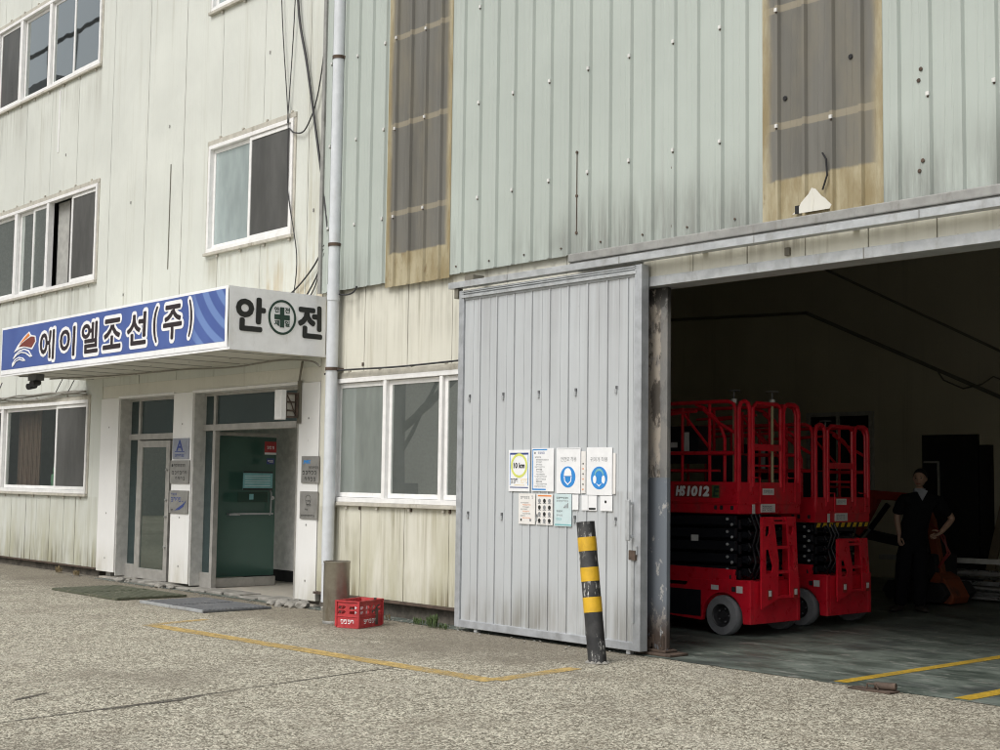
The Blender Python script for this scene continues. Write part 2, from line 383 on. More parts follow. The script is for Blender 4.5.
class B:
    def __init__(s):
        s.v = []; s.f = []; s.mi = []; s.edge = None
    def add(s, vs, fs, m=0):
        o = len(s.v); s.v += [Vector(v) for v in vs]
        for f in fs:
            s.f.append(tuple(i + o for i in f)); s.mi.append(m)
        return s
    def box(s, x0, x1, y0, y1, z0, z1, m=0):
        return s.add([(x0, y0, z0), (x1, y0, z0), (x1, y1, z0), (x0, y1, z0), (x0, y0, z1), (x1, y0, z1), (x1, y1, z1), (x0, y1, z1)],
                     [(0, 3, 2, 1), (4, 5, 6, 7), (0, 1, 5, 4), (1, 2, 6, 5), (2, 3, 7, 6), (3, 0, 4, 7)], m)
    def quad(s, a, b, c, d, m=0):
        return s.add([a, b, c, d], [(0, 1, 2, 3)], m)
    def tube(s, pts, r, n=8, m=0, cap=True):
        pts = [Vector(p) for p in pts]
        rs = r if isinstance(r, (list, tuple)) else [r] * len(pts)
        vs = []; fs = []
        up = None
        for i, p in enumerate(pts):
            d = (pts[min(i + 1, len(pts) - 1)] - pts[max(i - 1, 0)]).normalized()
            if up is None:
                up = Vector((0, 0, 1)) if abs(d.z) < .9 else Vector((1, 0, 0))
            a = d.cross(up).normalized(); b2 = a.cross(d).normalized(); up = b2
            for k in range(n):
                t = 2 * PI * k / n
                vs.append(p + (a * math.cos(t) + b2 * math.sin(t)) * rs[i])
        for i in range(len(pts) - 1):
            for k in range(n):
                fs.append((i * n + k, i * n + (k + 1) % n, (i + 1) * n + (k + 1) % n, (i + 1) * n + k))
        if cap:
            fs.append(tuple(range(n))[::-1]); fs.append(tuple(range((len(pts) - 1) * n, len(pts) * n)))
        return s.add(vs, fs, m)
    def bar(s, p, q, w, h, m=0, up=(0, 0, 1)):
        p = Vector(p); q = Vector(q); d = (q - p).normalized(); u = Vector(up)
        a = d.cross(u).normalized() * w / 2; b = a.cross(d).normalized() * h / 2
        vs = [p - a - b, p + a - b, p + a + b, p - a + b, q - a - b, q + a - b, q + a + b, q - a + b]
        return s.add(vs, [(0, 3, 2, 1), (4, 5, 6, 7), (0, 1, 5, 4), (1, 2, 6, 5), (2, 3, 7, 6), (3, 0, 4, 7)], m)
    def lathe(s, prof, c=(0, 0, 0), n=24, m=0, axis='z', cap=True):
        vs = []; fs = []
        for r, h in prof:
            for k in range(n):
                t = 2 * PI * k / n; a, b = r * math.cos(t), r * math.sin(t)
                p = (a, b, h) if axis == 'z' else ((h, a, b) if axis == 'x' else (b, h, a))
                vs.append(Vector(p) + Vector(c))
        for i in range(len(prof) - 1):
            for k in range(n):
                fs.append((i * n + k, i * n + (k + 1) % n, (i + 1) * n + (k + 1) % n, (i + 1) * n + k))
        if cap and prof[0][0] > 0: fs.append(tuple(range(n))[::-1])
        if cap and prof[-1][0] > 0: fs.append(tuple(range((len(prof) - 1) * n, len(prof) * n)))
        return s.add(vs, fs, m)
    def prism(s, outer, holes, org, ux, uy, thick, m=0):
        """flat plate with holes: outline in (u, v), extruded both sides by half the thickness"""
        org = Vector(org); ux = Vector(ux); uy = Vector(uy); nn = ux.cross(uy).normalized() * thick / 2
        loops = [outer] + list(holes)
        tris = tessellate_polygon([[Vector((u, v, 0)) for u, v in l] for l in loops])
        flat = [p for l in loops for p in l]; N = len(flat)
        P = [org + ux * u + uy * v for u, v in flat]
        fs = [tuple(t) for t in tris] + [tuple(N + i for i in reversed(t)) for t in tris]
        o = 0
        for l in loops:
            k = len(l)
            for i in range(k):
                a, b = o + i, o + (i + 1) % k
                fs.append((a, b, N + b, N + a))
            o += k
        return s.add([p + nn for p in P] + [p - nn for p in P], fs, m)
    def text(s, t, org, ux, uz, w, h, m=0, grow=.0):
        """lettering fitted to a w x h box; strokes thickened by grow metres (copies a hair apart in depth)"""
        vs, fs = text_geo(t, 0.0); org = Vector(org); ux = Vector(ux); uz = Vector(uz)
        nn = ux.cross(uz).normalized()
        k = 16 if grow > .02 else 8
        for i in range(k if grow else 1):
            g = ux.normalized() * (math.cos(2 * PI * i / k) * grow) + uz.normalized() * (math.sin(2 * PI * i / k) * grow) + nn * (.00008 * i) if grow else Vector((0, 0, 0))
            s.add([org + g + ux * (grow + u * (w - 2 * grow)) + uz * (grow + v * (h - 2 * grow)) for u, v in vs], fs, m)
        return s

def wpos(o):
    p = Vector((0, 0, 0))
    while o:
        p += o.location; o = o.parent
    return p

def obj(name, b, mats, parent=None, smooth=False, bevel=0.0, world=True, loc=None, ang=40):
    """links the builder as ONE mesh object; coordinates are world metres unless world=False"""
    off = wpos(parent) if (parent and world) else Vector((0, 0, 0))
    if loc is not None:
        off = Vector(loc)
    me = bpy.data.meshes.new(name)
    me.from_pydata([v - off if world else v for v in b.v], [], b.f)
    bm = bmesh.new(); bm.from_mesh(me)
    if not getattr(b, 'raw', False):
        bmesh.ops.recalc_face_normals(bm, faces=bm.faces)
    bm.to_mesh(me); bm.free()
    for m in (mats if isinstance(mats, (list, tuple)) else [mats]):
        me.materials.append(M[m])
    me.polygons.foreach_set('material_index', b.mi)
    if b.edge:
        a = me.attributes.new('edge', 'FLOAT', 'POINT'); a.data.foreach_set('value', b.edge)
    o = bpy.data.objects.new(name, me); C.objects.link(o)
    if loc is not None:
        o.location = Vector(loc) - (wpos(parent) if parent else Vector((0, 0, 0)))
    if parent:
        o.parent = parent
    if smooth:
        me.polygons.foreach_set('use_smooth', [True] * len(me.polygons))
        bm = bmesh.new(); bm.from_mesh(me)
        for e in bm.edges:
            if len(e.link_faces) == 2 and e.calc_face_angle(0) > math.radians(ang):
                e.smooth = False
        bm.to_mesh(me); bm.free()
    if bevel:
        md = o.modifiers.new('edge', 'BEVEL'); md.width = bevel; md.segments = 2; md.limit_method = 'ANGLE'; md.angle_limit = math.radians(40)
    me.update()
    return o

def tag(o, label, cat, group=None, kind=None):
    o['label'] = label; o['category'] = cat
    if group: o['group'] = group
    if kind: o['kind'] = kind
    return o
def thing(name, label, cat, loc=(0, 0, 0), group=None):
    o = bpy.data.objects.new(name, None); o.empty_display_size = .2; C.objects.link(o); o.location = loc
    return tag(o, label, cat, group)
def struct(o):
    o['kind'] = 'structure'; return o

X3, Y3, Z3 = (1, 0, 0), (0, 1, 0), (0, 0, 1)
Y0 = 9.65                                             # the facade plane

# ---------------------------------------------------------------- ground and markings
def grid_plane(b, x0, x1, y0, y1, z, nx=1, ny=1, m=0):
    for i in range(nx):
        for j in range(ny):
            xa, xb = x0 + (x1 - x0) * i / nx, x0 + (x1 - x0) * (i + 1) / nx
            ya, yb = y0 + (y1 - y0) * j / ny, y0 + (y1 - y0) * (j + 1) / ny
            b.quad((xa, ya, z), (xb, ya, z), (xb, yb, z), (xa, yb, z), m)
b = B(); grid_plane(b, -260, 200, -260, 200, 0)
struct(obj('ground', b, 'ground'))

b = B()                                               # hangar floor with a ragged front edge
pts = []
x = -20.0
while x < 4.0:
    pts.append((x, 9.44 + random.uniform(-.02, .02))); x += .16
pts.append((4.0, 9.44))
n = len(pts)
for i in range(n - 1):
    b.quad((pts[i][0], pts[i][1], .004), (pts[i + 1][0], pts[i + 1][1], .004), (pts[i + 1][0], 21.0, .004), (pts[i][0], 21.0, .004))
struct(obj('hangar_floor', b, 'shed_floor'))

def strip(name, pts, w, z, m, jit=.0, seg=.25):
    b = B(); L = []
    for (xa, ya), (xb, yb) in zip(pts, pts[1:]):
        k = max(1, int(math.hypot(xb - xa, yb - ya) / seg))
        for i in range(k):
            L.append((xa + (xb - xa) * i / k + random.uniform(-jit, jit), ya + (yb - ya) * i / k + random.uniform(-jit, jit)))
    L.append(pts[-1])
    R = []
    for i, (px, py) in enumerate(L):
        qx, qy = L[min(i + 1, len(L) - 1)]; rx, ry = L[max(i - 1, 0)]
        d = Vector((qx - rx, qy - ry)).normalized(); ww = w / 2 * (1 + random.uniform(-jit, jit) * 12)
        R.append(((px - d.y * ww, py + d.x * ww, z), (px + d.y * ww, py - d.x * ww, z)))
    for i in range(len(R) - 1):
        b.quad(R[i][0], R[i][1], R[i + 1][1], R[i + 1][0])
    return struct(obj(name, b, m))
strip('yard_line', [(-13.5, 7.02), (-8.20, 7.29)], .19, .004, 'yellow_line', .004)
strip('yard_line', [(-8.22, 7.33), (-8.32, 8.35)], .16, .0045, 'yellow_line', .004)
strip('yard_line', [(-13.48, 7.08), (-13.62, 7.8)], .14, .0045, 'yellow_line', .004)
strip('floor_line', [(-6.44, 9.50), (-6.46, 16.5)], .12, .008, 'yellow_floor', .002)
strip('floor_line', [(-5.36, 9.50), (-5.40, 15.5)], .14, .008, 'yellow_floor', .002)
strip('floor_mark', [(-7.09, 12.64), (-7.25, 14.6)], .05, .008, 'white_floor', .004)
strip('floor_mark', [(-9.2, 12.7), (-7.09, 12.64)], .05, .0085, 'white_floor', .004)
strip('ground_joint', [(-8.70, 2.2), (-8.74, 3.52), (-8.87, 4.64), (-9.2, 6.51), (-9.3, 7.3)], .026, .003, 'crack', .006, .12)
strip('ground_joint', [(-8.80, 4.25), (-8.86, 4.85), (-8.93, 5.1)], .05, .0035, 'crack', .012, .08)
strip('ground_joint', [(-9.55, 3.95), (-9.7, 4.25)], .05, .0035, 'crack', .014, .08)

# ---------------------------------------------------------------- wall builders
def cut_cells(xa, xb, z0, z1, ops):
    """rectangles left of [xa,xb]x[z0,z1] after cutting the openings"""
    cuts = sorted({xa, xb, *[v for o in ops for v in o[:2] if xa < v < xb]})
    for a, c in zip(cuts, cuts[1:]):
        mid = (a + c) / 2
        iv = [(z0, z1)]
        for ox0, ox1, oz0, oz1 in ops:
            if ox0 < mid < ox1:
                nv = []
                for p, q in iv:
                    if oz1 <= p or oz0 >= q: nv.append((p, q)); continue
                    if oz0 > p: nv.append((p, oz0))
                    if oz1 < q: nv.append((oz1, q))
                iv = nv
        for p, q in iv:
            yield a, c, p, q
def panel_wall(xs, z0, z1, y, ops, gap=.011, depth=.018):
    b = B()
    for xa, xb in zip(xs, xs[1:]):
        dy = random.uniform(-.002, .002)
        a, c = xa + gap / 2, xb - gap / 2
        for p, q, r, s_ in cut_cells(a, c, z0, z1, ops):
            b.box(p, q, y + dy, y + depth, r, s_, 0)
    for p, q, r, s_ in cut_cells(xs[0], xs[-1], z0, z1, ops):
        b.box(p, q, y + depth + .001, y + depth + .06, r, s_, 1)
    return b

def window(bld, x0, x1, z0, z1, mulls, sashes, y=Y0, label=None, trim=True):
    f = B(); w = .055
    ya, yb = y - .035, y + .075
    f.box(x0, x1, ya, yb, z0, z0 + w); f.box(x0, x1, ya, yb, z1 - w, z1)
    f.box(x0, x0 + w, ya, yb, z0 + w, z1 - w); f.box(x1 - w, x1, ya, yb, z0 + w, z1 - w)
    for mx, mw in mulls:
        f.box(mx - mw / 2, mx + mw / 2, ya + .006, yb, z0 + w, z1 - w)
    if trim:
        f.box(x0 - .05, x1 + .05, y - .022, y + .01, z1 + .002, z1 + .075, 1)
        f.box(x0 - .05, x1 + .05, y - .055, y + .01, z0 - .045, z0 - .002, 1)
        f.box(x0 - .05, x0 - .002, y - .016, y + .01, z0, z1, 1); f.box(x1 + .002, x1 + .05, y - .016, y + .01, z0, z1, 1)
        k = 0; xx = x0 + .3
        while xx < x1:                                 # little tabs that hang below the flashing
            f.box(xx - .018, xx + .018, y - .03, y - .001, z0 - .085, z0 - .046, 1); f.box(xx - .018, xx + .018, y - .03, y - .001, z1 + .076, z1 + .105, 1); xx += .62
    wo = obj('window', f, ['white_frame', 'sill_flash'], bld, bevel=.004)
    if label: wo['label'] = label
    for xa, xb, d, mt in sashes:
        s = B(); sw = .055; za, zb = z0 + w + .004, z1 - w - .004
        yy = y + d
        s.box(xa, xb, yy, yy + .03, za, za + sw); s.box(xa, xb, yy, yy + .03, zb - sw, zb)
        s.box(xa, xa + sw, yy, yy + .03, za + sw, zb - sw); s.box(xb - sw, xb, yy, yy + .03, za + sw, zb - sw)
        obj('sash', s, 'white_frame', wo, bevel=.003)
        p = B(); p.box(xa + sw - .006, xb - sw + .006, yy + .012, yy + .018, za + sw - .006, zb - sw + .006)
        obj('pane', p, mt, wo)
    return wo

# ---------------------------------------------------------------- office building
off = thing('office_building', 'cream panelled three storey office with blue banner canopy and two glass entrance doors', 'building', (-17.5, Y0, 0))
xs = [-30 + .0, -28.5, -27.35, -26.2, -25.05, -23.84, -22.75, -21.65, -20.36]
xs2 = [-20.36, -19.12, -17.95, -16.87, -15.73, -14.6, -14.2]
opA = (-30, -20.86, 8.42, 10.04); opB = (-30, -20.77, 4.79, 6.40); opC = (-17.15, -14.94, 4.80, 6.36); opD = (-17.2, -14.95, 8.36, 9.95); opE = (-30, -20.82, 1.30, 2.83)
b = panel_wall(xs, .14, 12, Y0, [opA, opB, opE])
for xx in (-23.2, -22.2, -21.2): b.box(xx - .006, xx + .006, Y0 - .003, Y0 + .001, .15, 1.24, 1)
b2 = panel_wall(xs2, 3.02, 12, Y0, [opC, opD])
b.add(b2.v, b2.f); b.mi[-len(b2.mi):] = b2.mi
for xx, zz in [(-19.6, 5.9), (-18.4, 6.9), (-18.6, 9.1), (-17.5, 8.9), (-19.75, 4.45), (-18.9, 4.15), (-17.5, 4.2), (-22.1, 7.1), (-14.45, 5.05), (-15.6, 7.4)]:
    b.box(xx - .012, xx + .012, Y0 - .012, Y0 - .003, zz - .02, zz + .02, 2)
b.box(-18.33, -18.31, Y0 - .008, Y0 - .003, 4.7, 6.3, 1)
b.box(-22.45, -22.40, Y0 - .012, Y0 - .003, 7.2, 8.3, 3)
obj('wall', b, ['cream', 'seam', 'flash', 'white_frame'], off)
# floors, back, sides and roof behind the front
b = B()
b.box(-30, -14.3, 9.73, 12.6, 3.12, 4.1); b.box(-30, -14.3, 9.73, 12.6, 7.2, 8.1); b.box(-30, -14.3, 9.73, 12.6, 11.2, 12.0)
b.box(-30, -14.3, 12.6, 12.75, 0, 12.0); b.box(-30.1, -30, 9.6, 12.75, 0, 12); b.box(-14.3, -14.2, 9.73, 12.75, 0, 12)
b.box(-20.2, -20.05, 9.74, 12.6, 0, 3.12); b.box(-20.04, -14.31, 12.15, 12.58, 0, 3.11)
obj('inner_shell', b, 'room', off)
b = B(); b.box(-20.2, -14.2, 9.62, 12.15, 0, .025); obj('hall_floor', b, 'hall_floor', off)
b = B(); b.box(-20.04, -14.37, 11.40, 12.148, .2, 3.1); b.box(-20.04, -14.37, 11.41, 12.148, .026, .198, 1); b.box(-14.36, -14.302, 9.9, 12.1, .2, 3.1); b.box(-14.36, -14.302, 9.9, 12.1, .026, .198, 1)
obj('hall_lining', b, ['hall_wall', 'dark'], off)
b = B(); b.box(-30, -20.36, Y0 + .05, Y0 + .2, 0, .14); obj('plinth', b, 'plinth', off)
b = B(); b.box(-14.66, -14.2, Y0 + .06, Y0 + .2, 0, .1); obj('plinth', b, 'plinth', off)
b = B(); b.box(-30, -20.36, Y0 - .03, Y0 + .02, .115, .137); obj('base_flashing', b, 'rusty', off)

window(off, -30, -20.86, 8.42, 10.04, [(-27.2, .1), (-25.3, .08), (-24.2, .12), (-22.92, .1)],
       [(-29.9, -28.4, .02, 'g_screen'), (-28.5, -27.25, .04, 'g_sky'), (-27.1, -26.1, .02, 'g_sky'), (-26.2, -25.35, .04, 'g_screen'), (-25.25, -24.27, .01, 'g_screen'),
        (-24.13, -22.97, .035, 'g_sky'), (-22.86, -21.93, .02, 'g_sky'), (-21.97, -20.91, .0, 'g_sky')], label='long white framed window row at the top floor corner')
window(off, -30, -20.77, 4.79, 6.40, [(-27.2, .1), (-25.3, .08), (-24.1, .12), (-22.72, .1)],
       [(-29.9, -28.4, .02, 'g_dim'), (-28.5, -27.25, .04, 'g_screen'), (-27.1, -26.1, .02, 'g_dim'), (-26.2, -25.35, .04, 'g_screen'), (-25.25, -24.17, .035, 'g_dim'),
        (-24.03, -23.37, .035, 'g_dim'), (-23.40, -22.78, .005, 'g_dim'), (-21.80, -20.82, .0, 'g_screen')], label='second floor window row with one sash slid open')
window(off, -17.15, -14.94, 4.80, 6.36, [], [(-17.10, -16.02, .03, 'g_blue'), (-16.06, -14.99, -.012, 'g_screen')], label='second floor window with one pale and one dark pane')
window(off, -17.2, -14.95, 8.36, 9.95, [], [(-17.15, -16.06, .03, 'g_blue'), (-16.1, -15.0, -.012, 'g_screen')])
window(off, -30, -20.82, 1.30, 2.83, [(-27.2, .1), (-24.36, .1)],
       [(-29.9, -28.4, .02, 'g_dark'), (-28.5, -27.25, .04, 'g_screen'), (-27.1, -25.7, .02, 'g_dark'), (-25.75, -24.42, .0, 'g_screen'), (-24.30, -22.02, .03, 'g_dark'), (-22.08, -20.87, -.01, 'g_screen')], label='ground floor window with dark panes')
b = B(); b.box(-22.66, -22.20, 9.80, 9.84, 4.84, 6.35); obj('inner_jamb', b, 'room', off)  # plain slab added for the pale jamb showing through the open sash
# entrance: pillars, fascia, step
for xa, xb in ((-20.36, -19.75), (-17.98, -17.42), (-14.66, -14.2)):
    b = B()
    b.box(xa, xb, Y0 - .012, 9.87, .07 if xa > -18 else .1, 2.82)
    if xa < -15:
        b.box(xb + .001, xb + .02, Y0 + .01, 9.86, .05, 2.80, 1)
    for zz in (.3, 1.0, 2.35):
        b.box((xa + xb) / 2 - .012, (xa + xb) / 2 + .012, Y0 - .02, Y0 - .012, zz, zz + .024, 2)
    obj('entrance_pillar', b, ['pillar_white', 'reveal', 'flash'], off, bevel=.006)
b = B(); b.box(-20.36, -14.2, Y0 + .004, 9.87, 2.822, 3.02)
b.box(-19.75, -17.98, Y0 - .02, 9.82, 2.80, 2.84, 1); b.box(-17.42, -14.66, Y0 - .02, 9.82, 2.80, 2.84, 1)
obj('fascia', b, ['fascia', 'white_frame'], off, bevel=.004)
b = B()
for i in range(12):
    xa = -19.8 + i * .44
    b.box(xa, xa + .42, 9.54 + random.uniform(-.03, .03), 9.9, 0, .025 + random.uniform(0, .02))
obj('entrance_step', b, 'concrete', off, bevel=.012)

def door_frame(x0, x1, mull, ztr):
    f = B(); w = .05; ya, yb = 9.82, 9.90
    f.box(x0, x0 + w, ya, yb, .03, 2.82); f.box(x1 - w, x1, ya, yb, .03, 2.82)
    f.box(x0 + w, x1 - w, ya, yb, 2.76, 2.82); f.box(x0 + w, x1 - w, ya - .01, yb, ztr, ztr + .09)
    f.box(mull - .035, mull + .035, ya, yb, .03, ztr); f.box(mull - .03, mull + .03, ya, yb, ztr + .09, 2.76)
    f.box(x0 + w, mull - .035, ya, yb, .03, .24)
    o = obj('door_frame', f, 'alu', off, bevel=.004)
    p = B()
    p.box(x0 + w, mull - .035, 9.855, 9.863, .24, ztr); obj('pane', p, 'g_teal', o)
    p = B(); p.box(x0 + w, mull - .03, 9.855, 9.863, ztr + .09, 2.76); p.box(mull + .03, x1 - w, 9.855, 9.863, ztr + .09, 2.76)
    obj('transom_pane', p, 'g_teal', o)
    return o
door_frame(-19.83, -17.99, -19.40, 2.16)
door_frame(-17.50, -14.93, -17.11, 2.26)
b = B()                                                # closed narrow door
x0, x1, z0, z1 = -19.35, -18.36, .04, 2.14
b.box(x0, x0 + .11, 9.80, 9.85, z0, z1); b.box(x1 - .11, x1, 9.80, 9.85, z0, z1); b.box(x0 + .11, x1 - .11, 9.80, 9.85, z0, z0 + .16); b.box(x0 + .11, x1 - .11, 9.80, 9.85, z1 - .1, z1)
d1 = obj('glass_door', b, 'alu', off, bevel=.005); d1['label'] = 'closed narrow aluminium door beside the open one'
p = B(); p.box(x0 + .11, x1 - .11, 9.82, 9.828, z0 + .16, z1 - .1); obj('pane', p, 'g_door', d1)
p = B()
for zz in (.55, 1.0, 1.25, 1.7): p.lathe([(.018, -.03), (.022, -.02), (.012, 0)], (x1 - .05, 9.80, zz), 12, 0, 'y')
obj('handle', p, 'shiny', d1, smooth=True)
# open green leaf and the second leaf folded back
b = B(); b.box(-17.375, -17.335, 9.99, 11.02, .03, .16); b.box(-17.37, -17.34, 9.99, 11.02, 2.2, 2.25)
lf = obj('glass_door', b, 'alu', off, bevel=.004); lf.location = (.2, -.10, 0); lf['label'] = 'green tinted door leaf standing open inwards'
p = B(); p.box(-17.361, -17.349, 9.99, 11.02, .16, 2.2); obj('pane', p, 'g_green', lf)
p = B(); p.box(-17.335, -17.28, 10.25, 10.95, 1.055, 1.08); p.tube([(-17.30, 10.90, 1.05), (-17.27, 10.90, 1.1), (-17.27, 10.90, 1.38), (-17.30, 10.90, 1.42)], .012)
p.box(-17.34, -17.27, 10.20, 10.38, 1.045, 1.075); obj('handle', p, 'galv', lf)
p = B(); p.lathe([(.03, 0), (.03, .02)], (-17.345, 10.96, 1.30), 16, 0, 'x'); obj('lock', p, 'shiny', lf)
b = B(); b.box(-15.02, -14.98, 9.99, 11.0, .03, .16); b.box(-15.02, -14.98, 9.99, 11.0, 2.2, 2.25)
lf2 = obj('glass_door', b, 'alu', off, bevel=.004); lf2.location = (0, -.10, 0); lf2['label'] = 'second glass leaf folded back against the hall wall'
p = B(); p.box(-15.006, -14.994, 9.99, 11.0, .16, 2.2); obj('pane', p, 'g_green', lf2)
# canopy
b = B(); b.box(-21.0, -14.10, 8.26, Y0 - .003, 3.15, 3.88); cp = obj('canopy', b, 'soffit', off, bevel=.008)
b = B(); b.box(-21.02, -14.07, 8.245, 8.26, 3.12, 3.15); b.box(-14.10, -14.085, 8.26, Y0 - .01, 3.12, 3.15)
for i in range(9): b.box(-20.6 + i * .75, -20.59 + i * .75, 8.35, 9.6, 3.143, 3.149, 1)
for i in range(7): b.lathe([(.012, 0), (.012, .006)], (-20 + i * .9, 8.9 + .1 * (i % 3), 3.142), 8, 1)
obj('edge_trim', b, ['banner_white', 'flash'], cp)
# drainpipe
b = B(); b.tube([(-13.79, 9.53, .55), (-13.79, 9.53, 11.8)], .073, 20); b.tube([(-13.79, 9.53, 3.80), (-13.79, 9.53, 4.0)], .08, 20); b.tube([(-13.79, 9.53, 8.2), (-13.79, 9.53, 8.4)], .08, 20)
b.tube([(-13.79, 9.53, .1), (-13.79, 9.53, .56)], .068, 20)
dp = obj('drainpipe', b, 'pvc', off, smooth=True)
for zz in (2.95, 4.50, 6.88, 9.3):
    p = B(); p.tube([(-13.79, 9.53, zz - .02), (-13.79, 9.53, zz + .02)], .082, 20); p.box(-13.80, -13.70, 9.55, 9.65, zz - .015, zz + .015)
    obj('pipe_clamp', p, 'rusty', dp)

# things seen dimly behind the ground floor window
t = thing('curtain', 'brown curtain hanging behind the ground floor window', 'curtain', (-23.6, 10.4, 0))
b = B()
for i in range(26):
    xa = -24.25 + i * .036
    b.box(xa, xa + .046, 9.90 + .012 * math.sin(i * 1.1), 9.92 + .012 * math.sin(i * 1.1), .9, 2.95)
obj('cloth', b, 'brown_cloth', t)
t = thing('office_chair', 'green office chair behind the ground floor window', 'chair', (-22.2, 10.08, 0))
b = B(); b.box(-22.5, -21.95, 10.03, 10.13, 1.0, 1.62); b.box(-22.45, -22.0, 10.04, 10.14, 1.62, 1.75); obj('backrest', b, 'chair_green', t, bevel=.04)
b = B(); b.box(-22.5, -21.95, 10.13, 10.63, .9, 1.0); obj('seat', b, 'chair_green', t, bevel=.03)
b = B(); b.tube([(-22.22, 10.38, 0), (-22.22, 10.38, .9)], .04); b.tube([(-22.5, 10.38, .06), (-21.94, 10.38, .06)], .03); b.tube([(-22.22, 10.08, .06), (-22.22, 10.68, .06)], .03); obj('stem', b, 'dark', t)
t.location.x -= .62
t = thing('filing_cabinet', 'blue filing cabinet behind the ground floor window', 'cabinet', (-23.0, 10.58, 0))
b = B(); b.box(-23.3, -22.65, 10.38, 10.88, 0, 1.75); obj('body', b, 'cabinet_blue', t, bevel=.01)
for i in range(4):
    b = B(); b.box(-23.27, -22.68, 10.355, 10.379, .06 + i * .42, .44 + i * .42); b.box(-23.05, -22.9, 10.34, 10.354, .26 + i * .42, .29 + i * .42, 1); obj('drawer', b, ['cabinet_blue', 'galv'], t)
t.location.x -= .25

# ---------------------------------------------------------------- hangar building
han = thing('hangar_building', 'pale green corrugated hangar with a wide open doorway and grey sliding door', 'building', (-8.0, Y0, 0))
xl = [-14.19, -13.28, -12.43, -11.62, -10.7, -9.8, -8.64]
b = panel_wall(xl, .2, 4.05, Y0, [(-13.86, -10.9, 1.32, 2.83)], gap=.009)
b3 = panel_wall([.4, .7, 1.0, 2.2, 3.2, 4.2], .2, 3.5, Y0, [])
obj('lower_wall', b3, ['cream_old', 'seam'], han)
for xx, zz in [(-13.3, 1.26), (-12.3, 1.26), (-11.6, 1.26), (-13.3, 3.0)]:
    b.box(xx - .015, xx + .015, Y0 - .012, Y0 - .003, zz - .03, zz + .01, 2)
obj('lower_wall', b, ['cream_old', 'seam', 'rusty'], han)
b = B(); b.box(-14.19, -8.64, Y0 + .05, Y0 + .25, 0, .2); obj('plinth', b, 'plinth', han)
b = B(); b.box(-14.19, -8.9, Y0 - .05, Y0 + .03, .17, .197); obj('base_flashing', b, 'rusty', han)
window(han, -13.86, -10.9, 1.32, 2.83, [(-12.82, .06), (-11.77, .06)],
       [(-13.81, -12.85, .01, 'g_dusty'), (-12.79, -11.80, .02, 'g_dim'), (-11.74, -10.96, .01, 'g_dim')], label='wide white framed window partly behind the sliding door')

RP = [(0, 0), (.10, 0), (.105, -.003), (.113, -.003), (.118, 0), (.162, 0), (.167, -.003), (.175, -.003), (.18, 0), (.230, 0), (.240, -.031), (.266, -.031), (.281, 0)]
def cladding(x0, x1, z0, z1, y, first, pitch=.282, fix=(), edge=False):
    b = B(); prof = [(x0, 0)]
    x = first - .26
    while x - pitch > x0 - pitch: x -= pitch
    while x < x1:
        for u, d in RP[:-1]:
            if x0 < x + u < x1: prof.append((x + u, d))
        x += pitch
    prof.append((x1, prof[-1][1] if prof[-1][1] < -.02 else 0))
    zs = [z0]
    while zs[-1] + 1.2 < z1: zs.append(zs[-1] + 1.2)
    zs.append(z1)
    k = len(prof); vs = [(px, y + d, z) for z in zs for px, d in prof]
    fs = [(j * k + i, j * k + i + 1, (j + 1) * k + i + 1, (j + 1) * k + i) for j in range(len(zs) - 1) for i in range(k - 1)]
    if edge:
        b.edge = [abs((v[0] - (x0 + x1) / 2) / ((x1 - x0) / 2)) for v in vs]
    b.add(vs, fs)
    n = 0; x = first
    while x > x0 + .05: x -= pitch * 2
    x += pitch * 2
    while x < x1 - .02 and fix:
        for zf in fix:
            zz = zf + random.uniform(-.02, .02)
            b.box(x - .018, x + .010, y - .046, y - .03, zz - .015, zz + .017, 1); b.box(x - .010, x + .004, y - .036, y - .0305, zz - .030, zz - .0155, 2)
            if edge: b.edge += [0.0] * 16
        x += pitch * 2
    return b
FX = (4.72, 5.78, 6.85, 7.92)
YC = Y0 - .055
b = cladding(-14.19, -12.80, 3.93, 9.6, YC, -13.42, fix=FX)
b2 = cladding(-11.62, -7.26, 3.90, 9.6, YC, -11.11, fix=FX)
b.add(b2.v, b2.f); b.mi[-len(b2.mi):] = b2.mi
b2 = cladding(-6.06, 4.0, 3.90, 9.6, YC, -5.62, fix=FX)
b.add(b2.v, b2.f); b.mi[-len(b2.mi):] = b2.mi
for x0_ in (-9.60,):                                   # an old bracket scar down one rib
    for z_ in (4.95, 4.5, 4.12): b.lathe([(.016, 0), (.016, .012)], (x0_, YC - .012, z_), 8, 2, 'y')
    b.box(x0_ - .004, x0_ + .004, YC - .008, YC - .002, 4.1, 4.95, 2)
for xx, zz in [(-5.72, 4.86), (-5.72, 4.12), (-5.70, 4.95), (-5.69, 4.2), (-8.32, 4.58), (-8.32, 4.02)]:
    b.lathe([(.014, 0), (.018, .004), (.014, .01)], (xx, YC - .012, zz), 9, 2, 'y')
for i in range(17):                                   # nail heads along the foot of the sheet
    xx = -11.5 + i * .56
    if not -7.3 < xx < -6.0: b.lathe([(.010, 0), (.010, .01)], (xx, YC - .012, 3.985), 8, 2, 'y')
o = obj('cladding', b, ['green_clad', 'label', 'rusty'], han)
def skylight(x0, x1, z0):
    b = cladding(x0 - .05, x1 + .05, z0, 9.6, YC - .006, x0 + .13, fix=FX, edge=True)
    return obj('skylight', b, ['frp', 'label', 'rusty'], han, loc=(x0, YC, 3.90))
s1 = skylight(-12.76, -11.66, 3.87); s1['label'] = 'brown translucent sheet above the cream wall'
s2 = skylight(-7.22, -6.10, 3.90); s2['label'] = 'brown translucent sheet with a torn foot'
